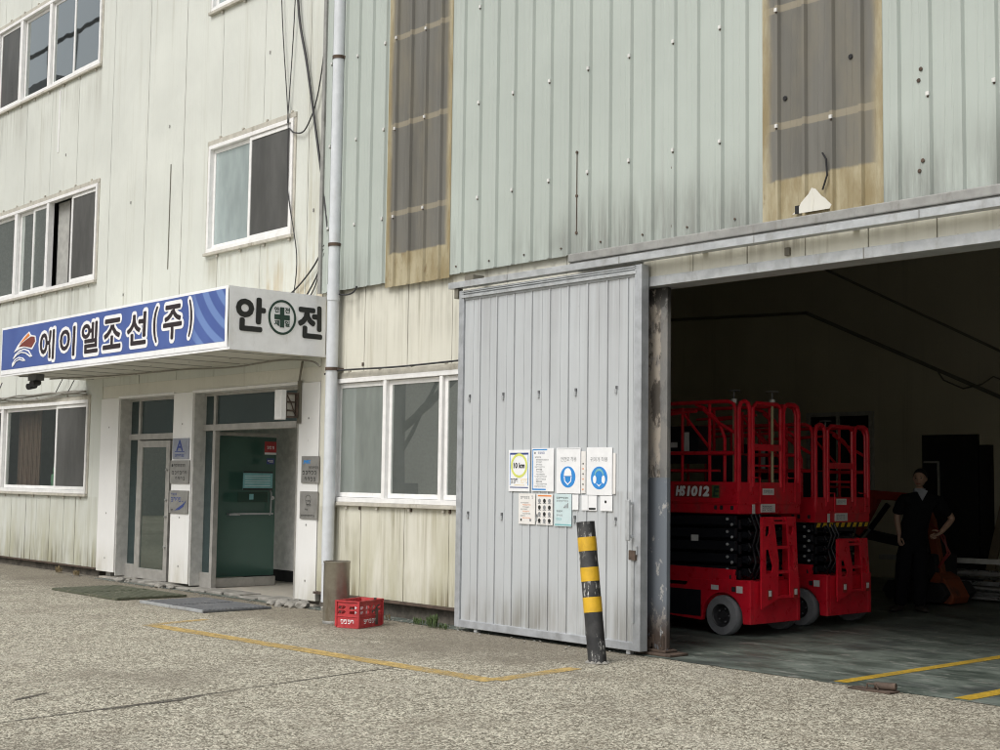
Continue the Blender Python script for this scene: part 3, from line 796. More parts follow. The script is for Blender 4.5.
b = B(); b.prism([(0, 0), (.38, .0), (.40, .03), (.33, .10), (.30, .12), (.24, .19), (.20, .205), (.17, .16), (.09, .09), (.06, .04)], [], (-6.93, YC - .036, 3.93), X3, Z3, .004, 2)
b.prism([(.19, .0), (.215, .0), (.225, .11), (.205, .185)], [], (-6.93, YC - .039, 3.93), X3, Z3, .003, 0)
b.tube([(-6.62, YC - .036, 4.10), (-6.57, YC - .04, 4.22), (-6.58, YC - .04, 4.36), (-6.62, YC - .036, 4.42)], .008, 6, 1)
b.box(-6.90, -6.86, YC - .042, YC - .03, 3.93, 4.0, 1)
obj('torn_patch', b, ['fascia', 'dark', 'soffit'], s2)
for xx, zz in ((-7.02, 4.98), (-6.35, 5.2)):
    b = B(); b.lathe([(.02, 0), (.024, .006)], (xx, YC - .020, zz), 7, 0, 'y'); obj('hole', b, 'dark', s2)
# corner strip, flashing, rail, lintel
b = B(); b.box(-14.2, -14.14, YC - .03, YC + .03, 3.93, 9.6); obj('corner_trim', b, 'flash', han)
b = B(); b.box(-9.60, 4.0, 9.47, YC + .02, 3.80, 3.885); b.box(-9.60, 4.0, 9.49, 9.56, 3.775, 3.799)
obj('flashing', b, 'flash', han, bevel=.01)
b = B(); b.box(-11.36, 3.0, 9.37, 9.47, 3.69, 3.757)
for i in range(8):
    xx = -11.1 + i * 1.6
    b.box(xx, xx + .06, 9.471, 9.53, 3.70, 3.74); b.box(xx + .7, xx + .704, 9.365, 9.37, 3.69, 3.757, 1)
b.box(-11.28, -11.22, 9.39, 9.46, 3.58, 3.688, 1); b.box(-11.12, -10.98, 9.40, 9.56, 3.76, 3.82, 1)
obj('door_rail', b, ['galv', 'shed_trim'], han, bevel=.006)
b = panel_wall([-8.64 + i * .62 for i in range(21)], 3.55, 3.80, Y0 - .115, [], gap=.012)
obj('lintel', b, ['cream_old', 'seam'], han)
b = B(); b.box(-8.64, 4.0, Y0 - .135, Y0 + .14, 3.455, 3.548); 
for i in range(6): b.box(-6.2 + i * 1.9, -6.192 + i * 1.9, Y0 - .139, Y0 - .13, 3.455, 3.548, 1)
b.box(-6.98, -6.93, Y0 - .14, Y0 - .11, 3.57, 3.64, 1)
obj('lintel_trim', b, ['galv', 'shed_trim'], han, bevel=.006)
b = B(); b.box(-8.70, -8.405, Y0 - .03, Y0 + .02, .02, 3.45); b.box(-8.66, -8.43, Y0 + .0205, Y0 + .055, .02, 3.45)
col = obj('column', b, 'column', han, bevel=.006)
b = B(); b.box(-8.72, -8.28, Y0 - .12, Y0 + .14, .004, .03); b.box(-8.66, -8.38, Y0 - .07, Y0 + .1, .03, .055)
for i in range(9):
    xx = -8.65 + random.random() * .22; b.box(xx, xx + .03, Y0 - .045, Y0 - .031, .055, .07 + random.random() * .12)
obj('column_foot', b, 'rusty', col, bevel=.008)
# sliding door
b = B(); DY = 9.425
xr = [-11.13, -10.86]
x = -11.13; k = 0
xb_ = [-11.13]
while x + .268 < -8.66:
    x += .268; xb_.append(x)
xb_.append(-8.62)
for i, (xa, xc) in enumerate(zip(xb_, xb_[1:])):
    if xc - xa < .03: continue
    b.box(xa + .003, xc - .003, DY, DY + .03, .12, 3.55)
    m_ = (xa + xc) / 2
    b.box(m_ - .012, m_ + .012, DY - .004, DY, .12, 3.55)
    b.box(xc - .026, xc - .006, DY - .008, DY, .12, 3.55)
b.box(-11.13, -8.62, DY + .0305, DY + .036, .12, 3.55, 1)
sd = obj('sliding_door', b, ['door_metal', 'dark_seam'], han); sd['label'] = 'grey metal sliding door half open on its rail'
b = B()
b.box(-11.21, -11.13, DY - .025, DY + .06, .04, 3.66); b.box(-8.62, -8.53, DY - .03, DY + .075, .04, 3.66)
b.box(-11.13, -8.62, DY - .025, DY + .06, .04, .12); b.box(-11.13, -8.62, DY - .012, DY + .06, 3.55, 3.66)
obj('frame', b, 'door_frame', sd, bevel=.006)
b = B(); b.box(-11.16, -8.60, DY - .035, DY - .013, 3.575, 3.605); b.box(-11.16, -8.60, DY - .03, DY - .013, 3.62, 3.63); b.box(-11.16, -8.60, DY - .03, DY - .013, 3.64, 3.65)
obj('top_trim', b, 'galv', sd)
b = B()
for zc in (2.47, 1.22):
    for xx in (-11.03, -10.49, -9.95, -9.42, -8.87):
        b.box(xx - .012, xx + .012, DY - .02, DY - .004, zc - .02, zc + .02); b.box(xx - .004, xx + .016, DY - .016, DY - .003, zc + .02, zc + .05, 1)
obj('clip', b, ['galv', 'dark_seam'], sd)
b = B(); b.box(-8.66, -8.61, DY - .1, DY - .075, 1.06, 1.44); b.box(-8.655, -8.615, DY - .076, DY - .026, 1.08, 1.11); b.box(-8.655, -8.615, DY - .076, DY - .026, 1.39, 1.42)
obj('handle', b, 'galv', sd, bevel=.006)
b = B(); b.box(-8.65, -8.57, DY - .06, DY - .031, .88, .97); b.box(-8.63, -8.60, DY - .045, DY - .031, .3, .88, 1); b.box(-8.60, -8.56, DY - .05, DY - .031, .93, 1.01, 1)
obj('latch', b, ['rusty', 'galv'], sd)
b = B()
for xx in (-10.9, -8.72): b.box(xx, xx + .05, DY - .01, DY + .04, .005, .04)
obj('floor_guide', b, 'galv', sd)

# hangar interior
b = B(); b.box(-20, 4, 20.96, 21.1, 0, 9.6); b.box(-20.1, -20, 12.6, 21, 0, 9.6); b.box(4, 4.1, 9.6, 21, 0, 9.6)
b.box(-20, -14.3, 12.76, 12.9, 0, 9.6)
obj('inner_wall', b, 'shed_wall', han)
b = B(); b.box(-20.1, 4.1, 9.58, 21.1, 9.6, 9.7); obj('roof', b, 'shed_upper', han)
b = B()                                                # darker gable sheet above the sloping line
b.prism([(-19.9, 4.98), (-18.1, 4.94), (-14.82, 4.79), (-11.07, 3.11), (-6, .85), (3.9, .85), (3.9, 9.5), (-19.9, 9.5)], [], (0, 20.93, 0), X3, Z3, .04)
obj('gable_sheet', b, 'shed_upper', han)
b = B()
b.bar((-19.9, 20.88, 5.0), (-14.82, 20.88, 4.79), .05, .05); b.bar((-14.85, 20.88, 4.80), (-6, 20.88, .82), .05, .06)
b.bar((-14.69, 20.86, 5.71), (-6.6, 20.86, 1.6), .04, .04)
obj('gable_trim', b, 'shed_trim', han)
b = B(); b.tube([(-12.15, 20.8, 3.62), (-12.0, 20.8, 3.4), (-11.64, 20.8, 3.24), (-11.3, 20.8, 3.3), (-11.1, 20.8, 3.42), (-10.6, 20.8, 3.2)], .013, 6); obj('inner_cable', b, 'shed_trim', han)
def inner_win(x0, x1, z0, z1):
    f = B(); w = .07
    f.box(x0, x1, 20.88, 20.955, z1 - w, z1); f.box(x0, x1, 20.88, 20.955, z0, z0 + w); f.box(x0, x0 + w, 20.88, 20.955, z0 + w, z1 - w); f.box(x1 - w, x1, 20.88, 20.955, z0 + w, z1 - w)
    f.box((x0 + x1) / 2 - .06, (x0 + x1) / 2, 20.89, 20.955, z0 + w, z1 - w)
    o = obj('inner_window', f, 'dim_frame', han)
    p = B(); p.box(x0 + w, x1 - w, 20.935, 20.945, z0 + w, z1 - w); obj('pane', p, 'dark', o)
inner_win(-14.85, -13.45, 1.3, 2.92)
b = B(); b.box(-12.48, -11.45, 20.90, 20.955, 0, 2.48); b.box(-11.40, -11.2, 20.86, 20.955, 0, 2.3)
dw = obj('inner_doorway', b, 'dark', han)
b = B(); b.box(-12.44, -12.15, 20.87, 20.90, 2.0, 2.03); b.box(-12.18, -12.15, 20.87, 20.90, 1.35, 2.0); obj('door_trim', b, 'dim_frame', dw)

# ---------------------------------------------------------------- banners on the canopy
def rumple(u, v, seed=0):
    return noise.noise(Vector((u * 1.6 + seed, v * 2.2, 0))) + .6 * noise.noise(Vector((u * 4.5 + v * 3 + seed, v * 2 - u, 3)))
def rumpled(b, u0, u1, v0, v1, P, nu, nv, amp, m=0, seed=0):
    o = len(b.v)
    vs = []
    for j in range(nv + 1):
        for i in range(nu + 1):
            u = u0 + (u1 - u0) * i / nu; v = v0 + (v1 - v0) * j / nv
            w = rumple(u, v, seed)
            vs.append(P(u, v, w * amp))
    fs = [(j * (nu + 1) + i, j * (nu + 1) + i + 1, (j + 1) * (nu + 1) + i + 1, (j + 1) * (nu + 1) + i) for j in range(nv) for i in range(nu)]
    b.add(vs, fs, m)
bl = thing('blue_banner', 'long blue banner with white outlined lettering along the canopy front', 'banner', (-17.5, 8.24, 3.1))
b = B(); rumpled(b, -21.0, -14.11, 3.15, 3.89, lambda u, v, w: (u, 8.237 - w, v), 200, 20, .006)
b.v += []; obj('border', b, 'banner_white', bl, smooth=True)
b = B(); rumpled(b, -20.97, -14.17, 3.22, 3.855, lambda u, v, w: (u, 8.2345 - w, v), 200, 20, .006)
obj('sheet', b, 'banner_blue', bl, smooth=True)
chars = [('에', -19.56, -18.96, 3.245, 3.775), ('이', -18.86, -18.26, 3.25, 3.77), ('엘', -18.14, -17.53, 3.255, 3.785), ('조', -17.46, -16.83, 3.27, 3.78),
         ('선', -16.74, -16.11, 3.275, 3.80), ('(', -16.01, -15.81, 3.275, 3.83), ('주', -15.74, -15.17, 3.285, 3.82), (')', -15.08, -14.91, 3.29, 3.84)]
b1 = B(); b2 = B()
for ch, x0, x1, z0, z1 in chars:
    e = .045 if ch not in '()' else .04
    b1.text(ch, (x0 - .005, 8.219, z0 - .005), X3, Z3, x1 - x0 + .01, z1 - z0 + .01, 0, .047)
    b2.text(ch, (x0 + e, 8.215, z0 + e), X3, Z3, x1 - x0 - 2 * e, z1 - z0 - 2 * e, 0, .013)
for bb, yy in ((b1, 8.2315), (b2, 8.2285)):
    for v in bb.v: v.y = yy + (v.y - (8.219 if bb is b1 else 8.215)) - .006 * rumple(v.x, v.z)
obj('letter_outline', b1, 'ink_white', bl); obj('lettering', b2, 'ink', bl)
b = B()                                               # emblem: ship's bow over two waves
def em(pts, d, m):
    b.prism(pts, [], (0, 8.229 - d, 0), X3, Z3, .002, m)
em([(-20.484, 3.471), (-20.347, 3.574), (-20.13, 3.688), (-19.927, 3.762), (-19.854, 3.705), (-19.684, 3.678), (-19.65, 3.591), (-19.788, 3.479), (-20.092, 3.528), (-20.294, 3.511)], 0, 0)
em([(-20.279, 3.584), (-20.106, 3.672), (-19.942, 3.739), (-19.898, 3.697), (-20.015, 3.658), (-20.168, 3.614)], .003, 1)
em([(-20.298, 3.548), (-20.189, 3.596), (-20.013, 3.643), (-19.852, 3.68), (-19.714, 3.666), (-19.689, 3.594), (-19.817, 3.506), (-20.093, 3.546)], .0025, 2)
em([(-20.511, 3.376), (-20.434, 3.44), (-20.27, 3.495), (-20.09, 3.513), (-19.907, 3.475), (-19.769, 3.372), (-19.875, 3.371), (-20.037, 3.432), (-20.197, 3.453), (-20.354, 3.426), (-20.465, 3.377)], .001, 0); em([(-20.379, 3.442), (-20.245, 3.475), (-20.088, 3.491), (-19.937, 3.459), (-19.841, 3.391), (-20.016, 3.449), (-20.199, 3.472), (-20.334, 3.451)], .003, 3)
em([(-20.531, 3.25), (-20.532, 3.31), (-20.427, 3.371), (-20.283, 3.396), (-20.117, 3.375), (-20.021, 3.322), (-20.129, 3.321), (-20.255, 3.346), (-20.39, 3.326), (-20.472, 3.27)], .001, 0); em([(-20.468, 3.318), (-20.389, 3.358), (-20.272, 3.377), (-20.152, 3.36), (-20.095, 3.337), (-20.257, 3.365), (-20.387, 3.343)], .003, 3)
obj('emblem', b, ['ink_white', 'ink_orange', 'ink_brown', 'banner_blue'], bl)

wb = thing('white_banner', 'white banner with two black Korean letters and a green cross on the canopy side', 'banner', (-14.08, 8.9, 3.1))
b = B(); rumpled(b, 8.235, 9.63, 3.13, 3.885, lambda u, v, w: (-14.084 + w, u, v), 60, 30, .018, seed=5)
obj('sheet', b, 'banner_white', wb, smooth=True)
b = B(); T = -14.078
b.text('안', (T, 8.325, 3.355), Y3, Z3, .415, .42, 0, .018); b.text('전', (T, 9.20, 3.335), Y3, Z3, .375, .42, 0, .018)
for v in b.v: v.x += .018 * rumple(v.y, v.z, 5)
obj('lettering', b, 'ink_black', wb)
b = B(); ring = [(8.975 + .2 * math.cos(i * PI / 24), 3.565 + .215 * math.sin(i * PI / 24)) for i in range(48)]; rin = [(8.975 + .172 * math.cos(i * PI / 24), 3.565 + .187 * math.sin(i * PI / 24)) for i in range(48)]
b.prism(ring, [rin], (T, 0, 0), Y3, Z3, .002)
b.box(T - .001, T + .001, 8.945, 9.005, 3.44, 3.69); b.box(T - .0012, T + .0008, 8.865, 9.085, 3.535, 3.597)
for ch, yy, zz in (('안', 8.865, 3.62), ('전', 9.015, 3.62), ('제', 8.865, 3.455), ('일', 9.015, 3.455)):
    b.text(ch, (T, yy, zz), Y3, Z3, .07, .072, 0, .0025)
for v in b.v: v.x += .018 * rumple(v.y, v.z, 5)
obj('emblem', b, 'ink_green', wb)

# ---------------------------------------------------------------- plaques, notices, small signs
def scribble(b, x, z, n, cw, ch, P, m, gap=.25):
    """rows of letter-sized strokes too small in the photograph to read"""
    for i in range(n):
        xx = x + i * cw * (1 + gap)
        k = random.randint(0, 3)
        def r(u0, u1, v0, v1): P(b, xx + u0 * cw, xx + u1 * cw, z + v0 * ch, z + v1 * ch, m)
        r(0, .62, .78, 1.0)
        if k < 2: r(0, .2, .4, .78)
        r(.74, .92, .2, 1.0)
        if k != 1: r(.1, .9, 0, .17)
        if k > 1: r(.15, .6, .42, .58)
def face_y(y):
    def P(b, x0, x1, z0, z1, m): b.box(x0, x1, y - .0008, y, z0, z1, m)
    return P
def face_x(x):
    def P(b, y0, y1, z0, z1, m): b.box(x, x + .0008, y0, y1, z0, z1, m)
    return P
YP = Y0 - .012
def plaque(x0, x1, z0, z1, label, draw, mt='plaque', y=YP):
    t = thing('plaque', label, 'plaque', ((x0 + x1) / 2, y, z0), 'company plaques beside the entrance')
    b = B(); b.box(x0, x1, y - .022, y, z0, z1); obj('plate', b, mt, t, bevel=.004)
    b = B(); draw(b, face_y(y - .0225), y - .0235); obj('lettering', b, ['ink_black', 'ink_navy', 'ink_blue'], t)
def d_a(b, P, y):
    b.text('A', (-17.82, y, 1.97), X3, Z3, .2, .16, 1, .006); b.box(-17.86, -17.58, y, y + .0008, 1.955, 1.965, 1); scribble(b, -17.85, 1.885, 6, .036, .04, P, 1)
plaque(-17.93, -17.47, 1.855, 2.155, 'blue grey plaque with a triangular letter emblem, topmost on the middle pillar', d_a, 'plaque_blue')
def d_b(b, P, y):
    P(b, -17.94, -17.90, 1.74, 1.78, 0); scribble(b, -17.87, 1.74, 7, .038, .042, P, 0); scribble(b, -17.92, 1.63, 6, .05, .05, P, 0, .5); scribble(b, -17.82, 1.545, 4, .05, .05, P, 0, .5)
plaque(-17.99, -17.43, 1.50, 1.835, 'steel plaque with three rows of dark lettering on the middle pillar', d_b)
def d_c(b, P, y):
    scribble(b, -17.93, 1.33, 4, .034, .03, P, 1); scribble(b, -17.93, 1.235, 4, .062, .065, P, 1)
    P(b, -17.60, -17.575, 1.235, 1.25, 1)
    sw = [(0, 0), (.14, .01), (.26, .06), (.34, .15), (.25, .10), (.14, .055)]
    b.prism(sw, [], (-17.82, y, 1.11), X3, Z3, .001, 1)
    scribble(b, -17.93, 1.10, 2, .03, .03, P, 0)
plaque(-17.99, -17.44, 1.07, 1.40, 'steel plaque with a blue swoosh, lowest on the middle pillar', d_c)
def d_d(b, P, y):
    b.text('JMEC', (-14.50, y, 1.775), (1, 0, 0), (.12, 0, 1), .16, .055, 2, .004); scribble(b, -14.37, 1.72, 6, .03, .03, P, 0); scribble(b, -14.51, 1.645, 5, .045, .05, P, 0, .45); scribble(b, -14.46, 1.565, 4, .045, .05, P, 0, .45)
plaque(-14.545, -14.16, 1.54, 1.88, 'steel plaque with blue italic letters beside the drainpipe', d_d)
def d_e(b, P, y):
    for zz, n, x in ((1.30, 3, -14.43), (1.25, 3, -14.41), (1.19, 2, -14.44)): scribble(b, x, zz, n, .03, .026, P, 0)
    ringo = [(.0 + .06 * math.cos(i * PI / 10), .06 * math.sin(i * PI / 10)) for i in range(20)]; ri = [(.055 * math.cos(i * PI / 10), .055 * math.sin(i * PI / 10)) for i in range(20)]
    b.prism(ringo, [ri], (-14.37, y, 1.33), X3, Z3, .001, 0)
    scribble(b, -14.53, 1.115, 10, .025, .025, P, 0)
plaque(-14.56, -14.17, 1.09, 1.435, 'plain steel plaque with faint engraving below the one with blue letters', d_e)

YN = DY - .012
def notice(x0, x1, z0, z1, label, paper, draw, name='notice', group='notices taped to the sliding door', y=YN):
    b = B(); b.box(x0, x1, y - .003, y + .003, z0, z1, 0)
    draw(b, face_y(y - .0032), y - .0042, x0, z0, x1 - x0, z1 - z0)
    o = obj(name, b, [paper, 'ink_black', 'ink_blue', 'ink_lime', 'ink_grey', 'ink_navy', 'ink_pale', 'ink_teal', 'ink_white', 'ink_orange'], None, loc=((x0 + x1) / 2, y, z0))
    return tag(o, label, 'notice', group)
def ell(cx, cz, rx, rz, n=28): return [(cx + rx * math.cos(2 * PI * i / n), cz + rz * math.sin(2 * PI * i / n)) for i in range(n)]
def n1(b, P, y, x, z, w, h):
    P(b, x + .02, x + w - .02, z + h - .05, z + h - .03, 5); P(b, x + .02, x + w - .02, z + .035, z + .045, 5); P(b, x + .02, x + .028, z + .06, z + h - .05, 2); P(b, x + w - .028, x + w - .02, z + .06, z + h - .05, 2)
    b.prism(ell(x + w / 2, z + h * .62, .125, .125), [ell(x + w / 2, z + h * .62, .10, .10)], (0, y, 0), X3, Z3, .001, 3)
    b.text('10 km', (x + w / 2 - .085, y, z + h * .62 - .028), X3, Z3, .17, .058, 1, .003)
    scribble(b, x + .035, z + .085, 3, .034, .045, P, 1, .1); scribble(b, x + .18, z + .085, 4, .026, .045, P, 6, .1)
    P(b, x + .09, x + .24, z + .06, z + .068, 6)
notice(-10.38, -10.06, 1.495, 1.92, 'speed limit notice with 10 km inside a yellow green ring', 'paper', n1)
def n2(b, P, y, x, z, w, h):
    P(b, x + .01, x + .02, z + .02, z + h - .02, 2); P(b, x + .01, x + w * .7, z + h - .022, z + h - .01, 2); P(b, x + .01, x + w * .65, z + .012, z + .026, 2)
    P(b, x + .04, x + .055, z + h - .06, z + h - .04, 1); scribble(b, x + .09, z + h - .06, 4, .02, .022, P, 5)
    zz = z + h - .10
    for i in range(13):
        scribble(b, x + .045 + (.02 if i % 4 else 0), zz, random.randint(5, 10), .014, .014, P, 4 if i % 5 else 1, .3); zz -= .0245
notice(-10.03, -9.71, 1.50, 1.935, 'white notice full of grey text lines with a blue left edge', 'paper', n2)
def helmet(b, y, cx, cz):
    b.prism(ell(cx, cz, .105, .105), [], (0, y, 0), X3, Z3, .001, 2)
    yy = y - .0015
    dome = [(cx + .052 * math.cos(a), cz + .025 + .062 * math.sin(a)) for a in [i * PI / 12 for i in range(13)]]
    b.prism(dome + [(cx - .056, cz + .01), (cx + .056, cz + .01)][::1], [], (0, yy, 0), X3, Z3, .001, 8)
    jaw = [(cx - .056, cz + .004), (cx - .046, cz - .045), (cx, cz - .082), (cx + .046, cz - .045), (cx + .056, cz + .004), (cx + .044, cz + .004), (cx + .036, cz - .04), (cx, cz - .068), (cx - .036, cz - .04), (cx - .044, cz + .004)]
    b.prism(jaw, [], (0, yy, 0), X3, Z3, .001, 8)
def n3(b, P, y, x, z, w, h):
    b.text('안전모 착용', (x + .06, y, z + h * .70), X3, Z3, .22, .045, 4, .0); helmet(b, y, x + w / 2 - .005, z + h * .36)
    P(b, x + .012, x + w - .012, z + h - .014, z + h - .011, 4)
notice(-9.67, -9.335, 1.485, 1.935, 'safety notice with a hard hat head in a blue disc', 'paper', n3)
def n4(b, P, y, x, z, w, h):
    b.text('귀마개 착용', (x + .05, y, z + h * .70), X3, Z3, .23, .045, 4, .0)
    cx, cz = x + w / 2, z + h * .36
    b.prism(ell(cx, cz, .11, .11), [], (0, y, 0), X3, Z3, .001, 2); yy = y - .0015
    arc = [(cx + .062 * math.cos(a), cz + .02 + .07 * math.sin(a)) for a in [i * PI / 12 for i in range(13)]]; arc2 = [(cx + .05 * math.cos(a), cz + .02 + .048 * math.sin(a)) for a in [i * PI / 12 for i in range(13)]]
    b.prism(arc + arc2[::-1], [], (0, yy, 0), X3, Z3, .001, 7)
    for s in (-1, 1): b.prism(ell(cx + s * .058, cz - .015, .022, .04, 16), [], (0, yy, 0), X3, Z3, .001, 8)
    jaw = [(cx - .04, cz - .05), (cx, cz - .085), (cx + .04, cz - .05), (cx, cz - .07)]
    b.prism(jaw, [], (0, yy, 0), X3, Z3, .001, 8)
notice(-9.25, -8.91, 1.475, 1.935, 'safety notice with an ear protector head in a blue disc', 'paper', n4)
def n5(b, P, y, x, z, w, h):
    scribble(b, x + .03, z + h - .055, 5, .022, .026, P, 4); scribble(b, x + w - .05, z + h - .05, 1, .02, .03, P, 4)
    for i in range(8): scribble(b, x + .03 + (.03 if i % 3 else 0), z + h - .10 - i * .022, random.randint(4, 7), .014, .012, P, 9 if i % 3 == 1 else 4)
    P(b, x + .03, x + .05, z + .03, z + .055, 1); P(b, x + .165, x + .19, z + .03, z + .055, 4)
notice(-10.22, -9.975, 1.165, 1.475, 'small off white notice with orange and grey lines, leftmost of the lower row', 'paper_warm', n5, y=YN)
def n6(b, P, y, x, z, w, h):
    P(b, x + .02, x + w - .02, z + h - .026, z + h - .012, 9)
    for j in range(4):
        for i in range(3):
            cx, cz = x + .045 + i * .072, z + .042 + j * .066
            b.prism(ell(cx, cz, .02, .022, 12), [], (0, y, 0), X3, Z3, .001, 4 if (i + j) % 2 else 1); P(b, cx - .024, cx + .024, cz - .03, cz - .022, 4)
notice(-9.955, -9.72, 1.165, 1.475, 'small notice with twelve round pictograms in a grid', 'paper_warm', n6)
def n7(b, P, y, x, z, w, h):
    scribble(b, x + .03, z + h - .05, 7, .019, .018, P, 1); scribble(b, x + .03, z + h - .08, 8, .017, .016, P, 4)
    for i in range(4): P(b, x + .13 + i * .018, x + .142 + i * .018, z + .18, z + .195 + i * .012, 4)
    scribble(b, x + .03, z + .14, 4, .018, .016, P, 1); scribble(b, x + .03, z + .10, 4, .018, .016, P, 4); scribble(b, x + .03, z + .06, 3, .02, .02, P, 7); P(b, x + .01, x + w, z + .008, z + .022, 7)
notice(-9.695, -9.455, 1.16, 1.48, 'small pale blue notice with teal foot line beside the pictogram grid', 'paper_blue', n7)
def blank(b, P, y, x, z, w, h): pass
def n9(b, P, y, x, z, w, h): P(b, x + .10, x + .19, z + .008, z + .026, 1); P(b, x + .085, x + .09, z, z + h, 4)
def n10(b, P, y, x, z, w, h): P(b, x + .06, x + .085, z + .075, z + .1, 1)
notice(-9.445, -9.36, 1.325, 1.475, 'narrow blank strip of paper under the hard hat notice', 'paper', blank)
notice(-9.315, -9.11, 1.325, 1.47, 'low sheet with a black mark at its foot under the ear protector notice', 'paper', n9)
notice(-9.065, -8.905, 1.325, 1.47, 'low square sheet with one black dot, rightmost of the lower row', 'paper', n10)
notice(-8.90, -8.865, 1.49, 1.88, 'narrow sheet edge showing right of the ear protector notice', 'paper_warm', blank)
notice(-9.325, -9.265, 1.49, 1.90, 'narrow speckled strip between the hard hat and ear protector notices', 'paper_warm', lambda b, P, y, x, z, w, h: [P(b, x + .02, x + .035, z + .03 + i * .05, z + .045 + i * .05, 1 if i % 2 else 9) for i in range(6)])

# stickers and sheets on the open green leaf (seen from +X)
def leaf_note(y0, y1, z0, z1, label, mt, draw, name):
    b = B(); b.box(-17.348, -17.344, y0, y1, z0, z1, 0); draw(b, face_x(-17.3438))
    o = obj(name, b, [mt, 'ink_white', 'ink_black', 'ink_navy', 'ink_teal'], None, loc=(-17.346, (y0 + y1) / 2, z0)); o.location += Vector((.2, -.10, 0)); return tag(o, label, 'sticker', 'papers stuck on the green glass door')
leaf_note(10.79, 10.99, 1.94, 2.13, 'red square sticker with white letters on the green glass door', 'red_crate', lambda b, P: (scribble(b, 10.83, 2.02, 3, .035, .045, P, 1), P(b, 10.79, 10.99, 1.94, 1.97, 1)), 'sticker')
leaf_note(10.83, 10.96, 1.80, 1.885, 'small navy sticker below the red one on the green glass door', 'ink_navy', lambda b, P: scribble(b, 10.85, 1.82, 3, .025, .04, P, 1), 'sticker')
leaf_note(10.44, 10.94, 1.42, 1.69, 'pale teal sheet with dark borders on the green glass door', 'ink_teal', lambda b, P: ([P(b, 10.44, 10.94, z, z + .025, 2) for z in (1.42, 1.665)], [P(b, 10.47, 10.9, 1.48 + i * .035, 1.485 + i * .035, 1) for i in range(5)]), 'notice')
leaf_note(10.36, 10.86, 1.24, 1.39, 'dark green sheet below the pale teal one on the green glass door', 'ink_green', lambda b, P: P(b, 10.55, 10.62, 1.28, 1.36, 4), 'notice')

# projecting sign box over the open door
t = thing('projecting_sign', 'small rusty sign box projecting from the wall over the open door', 'sign', (-14.6, 9.5, 2.4))
b = B(); b.box(-14.76, -14.60, 9.33, 9.405, 2.34, 2.72); obj('face', b, 'white_frame', t, bevel=.006)
b = B(); b.box(-14.74, -14.62, 9.406, 9.43, 2.37, 2.69); b.box(-14.74, -14.62, 9.57, 9.60, 2.37, 2.69); b.box(-14.74, -14.62, 9.43, 9.57, 2.37, 2.39); b.box(-14.74, -14.62, 9.43, 9.57, 2.67, 2.69); b.box(-14.72, -14.66, 9.43, 9.57, 2.39, 2.67, 1)
for zz in (2.45, 2.56): b.box(-14.66, -14.63, 9.44, 9.56, zz, zz + .02)
b.tube([(-14.64, 9.44, 2.66), (-14.63, 9.5, 2.55), (-14.64, 9.56, 2.42)], .008, 6)
obj('housing', b, ['rusty', 'sill_flash'], t)
b = B(); b.box(-14.66, -14.60, 9.605, Y0 - .013, 2.30, 2.85); b.tube([(-14.61, 9.60, 2.85), (-14.58, 9.60, 2.98), (-14.55, 9.60, 3.1)], .016, 6); obj('bracket', b, 'shed_trim', t)

# security camera under the canopy corner
t = thing('security_camera', 'black twin lens security camera hanging under the canopy corner', 'camera', (-20.3, 8.55, 3.14))
b = B(); b.box(-20.52, -20.22, 8.48, 8.62, 3.05, 3.148); b.tube([(-20.6, 8.55, 3.13), (-20.9, 8.5, 3.14)], .012, 6); obj('body', b, 'grey_box', t, bevel=.01)
for dx, dz in ((-.07, -.07), (.06, -.03)):
    b = B(); b.tube([(-20.33 + dx, 8.56, 3.05 + dz), (-20.28 + dx, 8.42, 3.02 + dz)], [.045, .05], 14); obj('lens', b, 'black', t, smooth=True)

# ---------------------------------------------------------------- cables on the wall
def cable(pts, r, label, m='black_cable', sub=6, name='cable'):
    P = [Vector(p) for p in pts]; L = []
    for i in range(len(P) - 1):
        p0 = P[max(i - 1, 0)]; p1 = P[i]; p2 = P[i + 1]; p3 = P[min(i + 2, len(P) - 1)]
        for k in range(sub):
            t_ = k / sub
            L.append(.5 * ((2 * p1) + (p2 - p0) * t_ + (2 * p0 - 5 * p1 + 4 * p2 - p3) * t_ ** 2 + (3 * p1 - p0 - 3 * p2 + p3) * t_ ** 3))
    L.append(P[-1])
    b = B(); b.tube(L, r, 6)
    return tag(obj(name, b, m, None, smooth=True, loc=pts[0]), label, 'cable', 'cables on the office wall')
YW = Y0 - .05
cable([(-15.0, YW, 9.9), (-14.87, YW, 7.93), (-14.59, YW, 6.9), (-14.15, YW, 5.2), (-14.0, YW, 4.5)], .018, 'thick black cable running from the roof down to the drainpipe')
cable([(-15.35, YW, 9.8), (-15.27, YW, 8.04), (-15.07, YW, 6.6), (-15.03, YW, 6.25), (-15.0, YW, 5.4), (-14.75, YW, 4.5), (-14.8, YW, 3.95)], .008, 'thin cable passing the right edge of the second floor window')
cable([(-14.9, YW, 9.6), (-14.95, YW, 7.7), (-15.05, YW, 6.3)], .008, 'thin cable ending at the top corner of the second floor window')
cable([(-14.16, YW, 9.5), (-14.18, YW, 7.6), (-14.33, YW, 6.6), (-14.6, YW, 6.15), (-14.85, YW, 6.13), (-15.0, YW, 6.22)], .01, 'slack cable looping from the drainpipe to the second floor window')
cable([(-14.12, YW, 4.55), (-14.35, YW, 4.3), (-14.75, YW, 4.05), (-15.1, YW - .03, 3.9)], .011, 'black cable dropping left from the drainpipe to the canopy top')
cable([(-14.13, YW, 4.5), (-14.25, YW, 4.2), (-14.5, YW - .02, 3.9)], .011, 'short black cable bundle dropping behind the white banner')
cable([(-14.11, YW, 4.45), (-14.3, YW, 4.05), (-14.42, YW - .02, 3.89)], .009, 'shortest black cable beside the drainpipe above the canopy')
